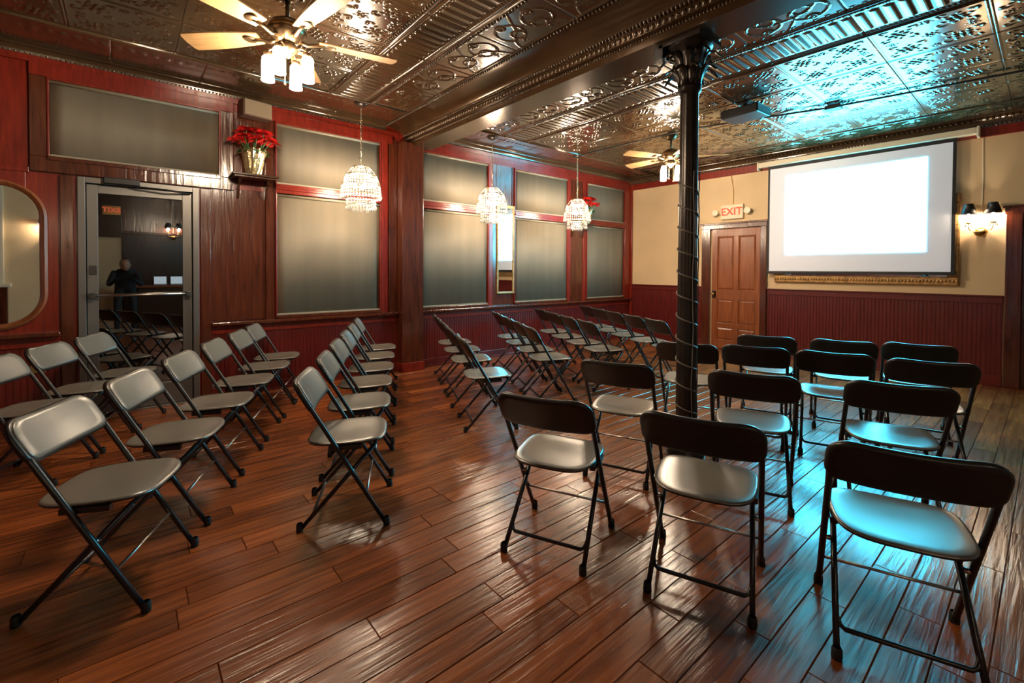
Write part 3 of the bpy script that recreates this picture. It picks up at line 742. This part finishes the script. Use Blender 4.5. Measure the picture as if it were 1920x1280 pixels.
# ================================================================== CEILING FANS
def make_fan():
    f = empty('ceiling_fan')
    MB().lathe([(0, 0), (.075, 0), (.072, -.03), (.045, -.06), (.018, -.07)], 20).build('canopy', M['fanmetal'], f, smooth=True)
    MB().tube([(0, 0, -.06), (0, 0, -.20)], .014, 10).build('downrod', M['fanmetal'], f, smooth=True)
    MB().lathe([(.016, -.18), (.06, -.19), (.10, -.215), (.115, -.25), (.115, -.275), (.10, -.30), (.07, -.325), (.055, -.34), (.0, -.342)], 28).build('motor_housing', M['fanmetal'], f, smooth=True)
    MB().lathe([(.118, -.255), (.121, -.26), (.118, -.265)], 28).build('motor_band', M['brass'], f, smooth=True)
    # one blade along +X, shared
    bl = MB(); n = 10; out = []
    for i in range(n+1):
        t = i/n; x = .19+.50*t; w = .050+.030*math.sin(min(1, t*1.3)*math.pi/2)
        out.append((x, w))
    tipx = .69; pts = [(x, -w) for x, w in out]+[(tipx+.014, -.06), (tipx+.02, 0), (tipx+.014, .06)]+[(x, w) for x, w in out[::-1]]
    k = len(pts); tw = R(11)
    def bz(y): return y*math.sin(tw)
    bl.v = [(x, y*math.cos(tw), -.297+bz(y)+.004) for x, y in pts]+[(x, y*math.cos(tw), -.297+bz(y)-.004) for x, y in pts]
    for i in range(n): pass
    m_ = n+1
    def idx(i, top): return (i if top else k+i)
    for i in range(n):
        j = k-1-i
        bl.f.append((idx(i, 1), idx(i+1, 1), idx(j-1, 1), idx(j, 1))); bl.f.append((idx(i, 0), idx(j, 0), idx(j-1, 0), idx(i+1, 0)))
    e0 = n; e1 = k-1-n
    bl.f.append(tuple(idx(i, 1) for i in range(e0, e1+1))); bl.f.append(tuple(idx(i, 0) for i in range(e0, e1+1))[::-1])
    for i in range(k): bl.f.append((idx(i, 1), idx(i, 0), idx((i+1) % k, 0), idx((i+1) % k, 1)))
    me_b_ = bl.mesh('blade', M['maple'])
    me_i = MB().tube([(.07, 0, -.315), (.12, 0, -.325), (.17, 0, -.31), (.25, 0, -.304)], [.012, .013, .013, .010], 8).ball((.26, 0, -.305), .04, .045, .006, 12, 6).mesh('blade_iron', M['fanmetal'], True)
    for j in range(5):
        a = 2*math.pi*j/5
        b_ = place('blade', me_b_, f, rot=(0, 0, a)); place('blade_iron', me_i, b_)
    MB().lathe([(.0, -.34), (.045, -.342), (.06, -.36), (.06, -.385), (.04, -.40), (.02, -.42), (.008, -.435), (0, -.437)], 22).build('light_hub', M['fanmetal'], f, smooth=True)
    me_arm = MB().tube([(.05, 0, -.375), (.09, 0, -.372), (.118, 0, -.385), (.122, 0, -.405)], .008, 8).lathe([(.0, -.400), (.026, -.402), (.028, -.425), (.02, -.43)], 14, (.125, 0, 0)).mesh('lamp_arm', M['fanmetal'], True)
    me_sh = MB().lathe([(.018, -.425), (.030, -.430), (.036, -.445), (.037, -.50), (.037, -.56), (.040, -.585), (.036, -.585), (.033, -.56), (.0, -.555)], 20, (.127, 0, 0)).mesh('lamp_glass', M['lampglass'], True)
    for j in range(4):
        a = math.pi/4+math.pi/2*j
        r_ = place('lamp_arm', me_arm, f, rot=(0, 0, a)); place('lamp_glass', me_sh, r_)
    for (x, y, l) in ((.03, -.03, .20), (-.02, .035, .15)):
        pc = MB().tube([(x, y, -.40), (x, y, -.41-l)], .0022, 5).build('pull_chain', M['brass'], f); MB().lathe([(0, -.43-l), (.007, -.425-l), (.005, -.41-l), (0, -.405-l)], 8, (x, y, 0)).build('pull_knob', M['brass'], pc, smooth=True)
    return f
fan = make_fan(); fan.location = (-3.25, .82, ZC); fan.rotation_euler = (0, 0, R(8))
tag(fan, 'ceiling fan with pale blades and lit lamps above the left rows of chairs', 'ceiling fan', 'ceiling fans')
fan2 = copy_tree(fan); fan2.location = (-3.32, 5.58, ZC); fan2.rotation_euler = (0, 0, R(34))
tag(fan2, 'distant ceiling fan with lit lamps, partly hidden behind the iron column', 'ceiling fan', 'ceiling fans')

# ================================================================== CHANDELIERS
def make_chandelier():
    c = empty('crystal_chandelier'); top = -.70
    MB().lathe([(0, 0), (.075, 0), (.072, -.012), (.05, -.03), (.02, -.042), (0, -.045)], 22).build('ceiling_canopy', M['iron'], c, smooth=True)
    ch = MB(); z = -.045; k = 0
    while z > top+.02:
        pts = []
        for i in range(10):
            a = 2*math.pi*i/10; q = (.0085*math.cos(a), 0) if k % 2 == 0 else (0, .0085*math.cos(a)); pts.append((q[0], q[1], z-.014+.017*math.sin(a)))
        ch.tube(pts, .0026, 5, closed=True); z -= .027; k += 1
    ch.build('chain', M['gold'], c, smooth=True)
    MB().tube([(.004+.03*math.sin(t)*math.sin(t/2), .012*math.sin(t*2), -.46-.16*t/6.28) for t in [i*.45 for i in range(15)]], .0035, 6).build('lamp_cord', M['gold'], c, smooth=True)
    fr = MB()
    tiers = ((.095, top, 22, 3, .036), (.165, top-.085, 34, 3, .040), (.200, top-.19, 42, 4, .044), (.150, top-.33, 30, 3, .048), (.075, top-.385, 16, 2, .050))
    for (r_, z0, n, mm, h) in tiers:
        fr.tube([(r_*math.cos(2*math.pi*i/24), r_*math.sin(2*math.pi*i/24), z0) for i in range(24)], .005, 6, closed=True)
    for j in range(6):
        a = 2*math.pi*j/6; fr.tube([(0, 0, top+.02), (.095*math.cos(a), .095*math.sin(a), top), (.165*math.cos(a), .165*math.sin(a), top-.085), (.2*math.cos(a), .2*math.sin(a), top-.19)], .004, 5)
    fr.build('frame', M['gold'], c, smooth=True)
    for (r_, z0, n, mm, h) in tiers:
        o = MB()
        for i in range(n):
            a = 2*math.pi*i/n
            for q in range(mm):
                ww = .0105 if q < mm-1 else .0135; hh = h*(.62 if q < mm-1 else 1.15)
                o.octa((r_*(1+.02*q)*math.cos(a), r_*(1+.02*q)*math.sin(a), z0-.014-h*.72*q-hh*.4), ww, ww, hh)
        o.build('crystal_tier', M['crystal'], c, kind='stuff')
    for j in range(3):
        a = 2*math.pi*j/3+.4
        MB().lathe([(0, .03), (.012, .02), (.016, 0), (.010, -.03), (0, -.032)], 10, (.06*math.cos(a), .06*math.sin(a), top-.2)).build('candle_bulb', M['bulb'], c, smooth=True)
    lamp('lamp_light', (0, 0, top-.22), CHAND_W, c, .10)
    return c
chn = make_chandelier(); chn.location = (-4.90, 1.975, ZC)
tag(chn, 'nearest crystal chandelier hanging in front of the window left of the pilaster', 'chandelier', 'crystal chandeliers by the windows')
for (x, y, lab) in ((-4.96, 3.83, 'middle crystal chandelier hanging beside the narrow mirror'), (-4.86, 5.45, 'farthest crystal chandelier hanging in front of the second poinsettia')):
    o = copy_tree(chn); o.location = (x, y, ZC); tag(o, lab, 'chandelier', 'crystal chandeliers by the windows')

# ================================================================== PROJECTION SCREEN, PICTURE FRAME, PROJECTOR
SY = YF-.09
sc_ = tag(empty('projection_screen', (-1.8, SY, 1.29)), 'pull-down projection screen with a bright blank image on the cream wall', 'screen')
hs_ = MB().b(-1.20, 1.21, -.04, .05, 1.63, 1.71).build('screen_housing', M['ivory'], sc_, bevel=.012)
for s_ in (-1.215, 1.205): MB().b(s_-.0, s_+.025, -.045, .055, 1.59, 1.72).build('end_cap', M['ivory'], hs_, bevel=.008)
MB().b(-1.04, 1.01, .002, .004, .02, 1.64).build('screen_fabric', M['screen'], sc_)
for (a, b_) in ((-1.062, -1.035), (1.005, 1.037)): MB().b(a, b_, 0, .004, .02, 1.64).build('side_border', M['screenblack'], sc_)
MB().b(-1.035, 1.005, .0, .004, 1.585, 1.64).build('top_border', M['screenblack'], sc_)
MB().b(-.812, .778, -.0015, .001, .275, 1.452).build('projected_image', M['image'], sc_)
MB().b(-1.075, 1.045, -.012, .016, -.015, .025).build('weight_bar', M['tube'], sc_, bevel=.005)
pf = tag(empty('picture_frame', (-1.75, YF, 1.145)), 'ornate gilt picture frame half hidden behind the projection screen', 'picture frame')
fw_, fh_ = 2.05, 1.12
for (a, b_, z0, z1) in ((-fw_/2, fw_/2, 0, .11), (-fw_/2, fw_/2, fh_-.11, fh_), (-fw_/2, -fw_/2+.11, .11, fh_-.11), (fw_/2-.11, fw_/2, .11, fh_-.11)):
    MB().b(a, b_, -.05, -.001, z0, z1).build('frame_rail', M['gilt'], pf, bevel=.015)
oo = MB()
for i in range(60): oo.ball((-fw_/2+fw_*(i+.5)/60, -.052, .055), .014, .008, .022, 6, 4)
oo.build('carved_leaves', M['gilt'], pf, smooth=True, kind='stuff')
MB().b(-fw_/2+.10, fw_/2-.10, -.02, -.004, .10, fh_-.10).build('glazing', M['mirror'], pf)
pj = tag(empty('projector', (-2.17, 5.12, ZC), R(-4)), 'black projector hung from the tin ceiling in front of the screen', 'projector')
MB().b(-.06, .06, -.06, .06, -.012, 0).build('mount_plate', M['black'], pj, bevel=.003); MB().tube([(0, 0, -.01), (0, 0, -.07)], .02, 12).build('mount_pole', M['black'], pj, smooth=True)
pb = MB().b(-.20, .20, -.15, .15, -.16, -.065).build('projector_body', M['black'], pj, bevel=.015)
MB().lathe([(0, .15), (.03, .15), (.042, .155), (.045, .185), (.036, .187), (.03, .17), (0, .168)], 20, (.08, 0, -.115), 'y').build('lens', M['tube'], pb, smooth=True)
for i in range(7): MB().b(-.203, -.198, -.10+.03*i, -.085+.03*i, -.15, -.08).build('vent_slot', M['tube'], pb)
rc = tag(empty('cable_raceway', (-2.6, 5.55, ZC-.012)), 'thin dark cable raceway running across the ceiling past the projector', 'cable raceway')
MB().tube([(-2.12, -.16, -.012), (-.9, -.13, -.012), (-.4, -.10, -.012), (0, 0, -.012), (1.0, .32, -.012), (2.42, .53, -.012), (4.8, .86, -.012)], .011, 8).build('conduit', M['wire'], rc, smooth=True)
MB().b(.97, 1.11, .26, .38, -.045, .0).build('junction_box', M['black'], rc, bevel=.004)

# ================================================================== EXIT SIGNS, SCONCE, SPEAKER
def text(name, s, size, mat, parent, loc, rot, ext=.002):
    cu = bpy.data.curves.new(name, 'FONT'); cu.body = s; cu.size = size; cu.extrude = ext; cu.align_x = 'CENTER'; cu.align_y = 'CENTER'; cu.offset = size*.02
    t = bpy.data.objects.new(name+'_tmp', cu); C.objects.link(t)
    dg = bpy.context.evaluated_depsgraph_get(); me = bpy.data.meshes.new_from_object(t.evaluated_get(dg)); bpy.data.objects.remove(t); bpy.data.curves.remove(cu)
    me.materials.clear(); me.materials.append(mat); o = place(name, me, parent, loc, rot); return o
ex = tag(empty('exit_sign', (-3.43, YF, 2.15)), 'white exit sign with red letters and twin emergency lamps above the wooden door', 'exit sign')
eb = MB().b(-.18, .18, -.06, 0, .02, .255).build('sign_box', M['exitbox'], ex, bevel=.006)
text('lettering', 'EXIT', .17, M['exitred'], eb, (0, -.062, .137), (R(90), 0, 0))
for s_ in (-1, 1):
    arm_ = MB().tube([(s_*.18, -.03, .12), (s_*.225, -.035, .13)], .012, 8).build('lamp_arm', M['ivory'], ex)
    MB().lathe([(0, .03), (.03, .025), (.042, 0), (.052, -.05), (.046, -.052), (.0, -.045)], 16, (s_*.262, -.055, .135), 'y').build('emergency_lamp', M['ivory'], arm_, smooth=True)
MB().tube([(.0, -.008, .255), (.005, -.008, .5), (-.03, -.008, .70), (-.04, -.008, .78)], .006, 6).build('power_cord', M['brass'], ex)
ex2 = tag(empty('exit_sign', (XR, -.22, 2.46), R(-90)), 'red lettered exit sign reflected in the glass door', 'exit sign')
eb2 = MB().b(-.15, .15, -.05, 0, 0, .2).build('sign_box', M['brass'], ex2, bevel=.005)
text('lettering', 'EXIT', .15, M['exitred'], eb2, (0, -.052, .1), (R(90), 0, 0))

def make_sconce():
    s_ = empty('wall_sconce')
    MB().lathe([(0, 0), (.055, -.002), (.05, -.018), (.03, -.03), (.012, -.04), (0, -.045)], 18, (0, 0, 0), 'y').build('backplate', M['brass'], s_, smooth=True)
    MB().lathe([(0, -.06), (.02, -.055), (.05, -.035), (.062, -.005), (.066, .0), (.06, .002), (.0, -.02)], 18, (0, -.06, 0)).build('bobeche_bowl', M['brass'], s_, smooth=True)
    for k in (-1, 1):
        arm = MB().tube([(0, -.05, -.01), (k*.04, -.08, .03), (k*.085, -.095, .015), (k*.10, -.10, .05), (k*.10, -.10, .10)], .006, 8).build('arm', M['brass'], s_, smooth=True)
        MB().lathe([(0, .09), (.03, .095), (.034, .105), (.01, .11), (.01, .145), (0, .145)], 14, (k*.10, -.10, 0)).build('candle_cup', M['brass'], arm, smooth=True)
        MB().lathe([(0, .225), (.010, .21), (.014, .185), (.010, .15), (0, .148)], 12, (k*.10, -.10, 0)).build('candle_bulb', M['bulb'], arm, smooth=True)
        MB().lathe([(.040, .33), (.075, .205), (.073, .205), (.038, .33)], 22, (k*.10, -.10, 0)).build('lamp_shade', M['black'], arm, smooth=True)
        o = MB()
        for i in range(8):
            a = 2*math.pi*i/8; o.octa((k*.10+.034*math.cos(a), -.10+.034*math.sin(a), .075), .007, .007, .04)
        o.build('crystal_drops', M['crystal'], arm, kind='stuff')
        lamp('lamp_light', (k*.10, -.10, .19), SCONCE_W, s_, .02)
    return s_
sn = make_sconce(); sn.location = (-.55, YF, 1.785); tag(sn, 'brass twin-arm wall sconce with black shades right of the screen', 'sconce')
MB().tube([(.0, -.006, .03), (.006, -.006, .6), (.0, -.006, 1.10)], .006, 6).build('power_cord', M['ivory'], sn)
sn2 = copy_tree(sn); sn2.location = (XR-.02, .86, 2.02); sn2.rotation_euler = (0, 0, R(-90)); tag(sn2, 'wall sconce glowing in the glass door\'s reflection', 'sconce')
sn_fill = copy_tree(sn2); sn_fill.location = (XR, -1.17, 1.95); tag(sn_fill, 'added unseen sconce brightening the cream wall reflected in the oval mirror', 'sconce')  # added fill lamp, itself unseen, to lift the wall the oval mirror shows
spk = tag(empty('loudspeaker', (XL+.03, 1.03, 2.865), R(10)), 'small beige loudspeaker on the wall just above the potted poinsettia shelf', 'speaker')
MB().b(0, .14, -.14, .14, 0, .17).build('speaker_box', M['speakerside'], spk, bevel=.012); MB().b(.14, .155, -.132, .132, .008, .162).build('speaker_grille', M['speaker'], spk, bevel=.01)
MB().b(-.01, .03, -.03, .03, .04, .12).build('wall_bracket', M['black'], spk)
ol = tag(empty('wall_outlet', (XL+.012, -.56, .43)), 'small brass outlet plate on the wainscot below the oval mirror', 'outlet')
MB().b(0, .008, -.045, .045, 0, .12).build('cover_plate', M['outlet'], ol, bevel=.003)
for zz in (.04, .085): MB().b(.007, .012, -.018, .018, zz-.014, zz+.014).build('socket', M['black'], ol)

# ================================================================== MIRRORS
mr_ = tag(empty('oval_mirror', (XL+.012, -.78, .82)), 'oval wood framed mirror at the left photo edge, beside the glass door', 'mirror')
def stadium(hw, hh, n=16):
    r_ = hw; out = []
    for i in range(n+1): a = math.pi*i/n; out.append((r_*math.cos(a), hh-r_+r_*math.sin(a)*1.0))
    for i in range(n+1): a = math.pi+math.pi*i/n; out.append((r_*math.cos(a), -hh+r_+r_*math.sin(a)))
    return out
def frame_ring(o1, o2, d, c):
    o = MB(); n = len(o1); prof = []
    for (a, b_) in zip(o1, o2): pass
    layers = [(o2, .0), (o2, d*.7), ([((a[0]*.35+b_[0]*.65), (a[1]*.35+b_[1]*.65)) for a, b_ in zip(o1, o2)], d), ([((a[0]*.8+b_[0]*.2), (a[1]*.8+b_[1]*.2)) for a, b_ in zip(o1, o2)], d*.7), (o1, d*.35), (o1, 0)]
    for (pts, x) in layers: o.v += [(x, c[0]+p_[0], c[1]+p_[1]) for p_ in pts]
    for i in range(len(layers)-1):
        for j in range(n): o.f.append((i*n+j, i*n+(j+1) % n, (i+1)*n+(j+1) % n, (i+1)*n+j))
    return o
si, so_ = stadium(.235, .560), stadium(.285, .605)
frame_ring(si, so_, .035, (0, .59)).build('mirror_frame', M['frame'], mr_, auto=True)
g = MB(); g.v = [(.010, p_[0]*1.01, .59+p_[1]*1.005) for p_ in si]; g.f = [tuple(range(len(si)))]; g.build('mirror_glass', M['mirror'], mr_)
mn = tag(empty('narrow_mirror', (XL+.014, 4.472, .945)), 'tall narrow gilt framed mirror between two windows, reflecting the screen', 'mirror')
W2, H2 = .345, 1.36
for (a, b_, z0, z1) in ((-W2/2, -W2/2+.03, 0, H2), (W2/2-.03, W2/2, 0, H2), (-W2/2+.03, W2/2-.03, 0, .03), (-W2/2+.03, W2/2-.03, H2-.05, H2)):
    MB().b(0, .025, a, b_, z0, z1).build('frame_rail', M['gilt'], mn, bevel=.005)
MB().b(0, .012, -W2/2+.02, W2/2-.02, .02, H2-.03).build('mirror_glass', M['mirror'], mn)

# ================================================================== SHELVES AND POINSETTIAS
def make_shelf():
    s_ = empty('wall_shelf')
    MB().b(0, .25, -.21, .21, 0, .022).b(0, .235, -.195, .195, -.02, 0).build('shelf_board', M['dark'], s_, bevel=.005)
    for k in (-1, 1):
        o = MB(); pts = [(0, -.02), (.15, -.02), (.13, -.05), (.085, -.07), (.06, -.10), (.04, -.16), (.02, -.20), (0, -.21)]; y0 = k*.13
        n = len(pts); o.v = [(x, y0-.012, z) for x, z in pts]+[(x, y0+.012, z) for x, z in pts]
        o.f = [tuple(range(n)), tuple(range(n, 2*n))[::-1]]+[(i, n+i, n+(i+1) % n, (i+1) % n) for i in range(n)]
        o.build('shelf_bracket', M['dark'], s_)
    return s_
sh1 = make_shelf(); sh1.location = (XL+.012, 1.02, 2.245); tag(sh1, 'dark wooden bracket shelf holding a poinsettia right of the glass door', 'shelf', 'bracket shelves')
sh2 = copy_tree(sh1); sh2.location = (XL+.014, 6.10, 2.10); tag(sh2, 'dark wooden bracket shelf behind the farthest crystal chandelier', 'shelf', 'bracket shelves')
def make_poinsettia():
    p_ = empty('potted_poinsettia'); rnd = random.Random(3)
    o = MB(); n = 28
    pr = [(.0, 0), (.062, 0), (.075, .06), (.092, .15), (.108, .22), (.118, .245), (.10, .235), (.085, .19)]
    for i, (r_, z) in enumerate(pr):
        for j in range(n):
            a = 2*math.pi*j/n; k = 1+(.05*math.sin(j*2.7+i)+.06*(j % 2))*(i > 0); o.v.append((r_*k*math.cos(a), r_*k*math.sin(a), z+(.012*math.sin(j*1.9) if i > 3 else 0)))
    for i in range(len(pr)-1):
        for j in range(n): o.f.append((i*n+j, i*n+(j+1) % n, (i+1)*n+(j+1) % n, (i+1)*n+j))
    o.build('foil_pot', M['foil'], p_)
    MB().ball((0, 0, .24), .07, .07, .03, 10, 5).build('foliage_base', M['leaf'], p_, smooth=True)
    def leafm(L, w, name, mat):
        q = MB(); k = 5
        for i in range(k+1):
            t = i/k; ww = w*math.sin(math.pi*min(1, .06+t*.94))**.8; zz = .25*L*t-.55*L*t*t
            q.v += [(L*t, -ww, zz), (L*t, 0, zz-.006), (L*t, ww, zz)]
        for i in range(k): q.f += [(3*i, 3*i+1, 3*i+4, 3*i+3), (3*i+1, 3*i+2, 3*i+5, 3*i+4)]
        return q.mesh(name, mat, True)
    mb_ = leafm(.098, .036, 'bract', M['poin']); ml = leafm(.12, .030, 'leaf', M['leaf'])
    heads = [(.04, 0, .46), (.07, -.08, .435), (.07, .08, .435), (.02, -.09, .42), (.02, .09, .42)]+[(.065+.065*math.cos(a), .15*math.sin(a), .335+.035*rnd.random()) for a in [2*math.pi*i/8 for i in range(8)]]
    for (x, y, z) in heads:
        st = MB().tube([(x*.2, y*.2, .22), (x*.7, y*.7, .28), (x, y, z)], .004, 6).build('stem', M['leaf'], p_)
        for k in range(9):
            a = 2*math.pi*k/9+rnd.random(); place('bract', mb_, st, (x, y, z), (rnd.uniform(-.3, .3), rnd.uniform(-.35, .15), a))
    for k in range(9):
        a = 2*math.pi*k/9; place('leaf', ml, p_, (.035+.02*math.cos(a), .06*math.sin(a), .25), (0, .15, a))
    return p_
pn = make_poinsettia(); pn.location = (XL+.175, 1.01, 2.267); tag(pn, 'red poinsettia in gold foil pot on the shelf right of the glass door', 'potted plant', 'poinsettias')
pn2 = copy_tree(pn); pn2.location = (XL+.175, 6.17, 2.122); pn2.rotation_euler = (0, 0, .1); tag(pn2, 'red poinsettia in gold foil pot behind the farthest crystal chandelier', 'potted plant', 'poinsettias')

# ================================================================== BEHIND THE CAMERA (seen reflected in the door glass)
ct = tag(empty('bar_counter', (1.95, .85, 0)), 'dark wooden counter reflected in the glass door', 'counter')
MB().b(-.2, .3, -.65, .9, 0, .88).build('counter_body', M['dark'], ct, bevel=.006); MB().b(-.25, .31, -.70, .95, .88, .93).build('counter_top', M['oak'], ct, bevel=.01)
for (y, lab) in ((.60, 'open laptop on the dark counter, nearer the photographer'), (.90, 'open laptop on the dark counter, farther from the photographer')):
    lp = tag(empty('laptop', (1.88, y, .93), R(90)), lab, 'laptop')
    MB().b(-.12, .12, -.10, .09, 0, .014).build('laptop_base', M['laptop'], lp, bevel=.004)
    ld = MB().b(-.12, .12, -.006, .006, 0, .19).build('laptop_lid', M['laptop'], lp, bevel=.004); ld.location = (0, -.10, .012); ld.rotation_euler = (R(14), 0, 0)
    s_ = MB().b(-.11, .11, .006, .0075, .015, .18).build('laptop_screen', M['lscreen'], ld)

# the photographer stooping behind the tripod head, a dark figure in the door glass
def person():
    V = [(.98, 0, .93), (.90, 0, 1.08), (.76, 0, 1.20), (.62, 0, 1.27), (.53, 0, 1.31)]          # pelvis, waist, chest, neck base, neck
    E_ = [(0, 1), (1, 2), (2, 3), (3, 4)]; Rr = [.125, .125, .135, .075, .052]
    def chain(root, pts, rad):
        k = root
        for p_, r_ in zip(pts, rad):
            V.append(p_); Rr.append(r_); E_.append((k, len(V)-1)); k = len(V)-1
        return k
    for s_ in (-1, 1):
        chain(0, [(.97, s_*.10, .88), (.86, s_*.13, .48), (.93, s_*.13, .10), (.90, s_*.13, .045), (.74, s_*.15, .035)], [.095, .062, .045, .040, .030])
        k = chain(2, [(.68, s_*.17, 1.22), (.60, s_*.25, .98), (.36, s_*.16, 1.06), (.30, s_*.13, 1.09)], [.062, .046, .034, .030])
        for f in range(4): chain(k, [(.255, s_*(.155-.018*f), 1.12), (.225, s_*(.145-.018*f), 1.125), (.215, s_*(.14-.018*f), 1.10)], [.010, .009, .008])
        chain(k, [(.275, s_*.095, 1.105), (.25, s_*.085, 1.125)], [.011, .009])
    me = bpy.data.meshes.new('person'); me.from_pydata(V, E_, []); me.materials.append(M['cloth'])
    o = bpy.data.objects.new('person', me); C.objects.link(o)
    sk = o.modifiers.new('skin', 'SKIN'); sk.use_smooth_shade = True
    for i, d in enumerate(me.skin_vertices[0].data): d.radius = (Rr[i], Rr[i]); d.use_root = (i == 0)
    ss = o.modifiers.new('sub', 'SUBSURF'); ss.levels = 1; ss.render_levels = 1
    tag(o, 'photographer in dark clothes stooping, seen reflected in the glass door', 'person')
    MB().ball((.45, 0, 1.37), .10, .078, .118, 16, 12).ball((.352, 0, 1.355), .018, .014, .022, 8, 6).ball((.45, -.08, 1.365), .018, .01, .028, 8, 6).ball((.45, .08, 1.365), .018, .01, .028, 8, 6).build('head', M['skin'], o, smooth=True)
    MB().ball((.475, 0, 1.395), .100, .086, .108, 16, 12).build('hair', M['hair'], o, smooth=True)
    for s_ in (-1, 1): MB().ball((.362, s_*.03, 1.378), .010, .011, .008, 8, 6).build('eye', M['black'], o, smooth=True)
person()
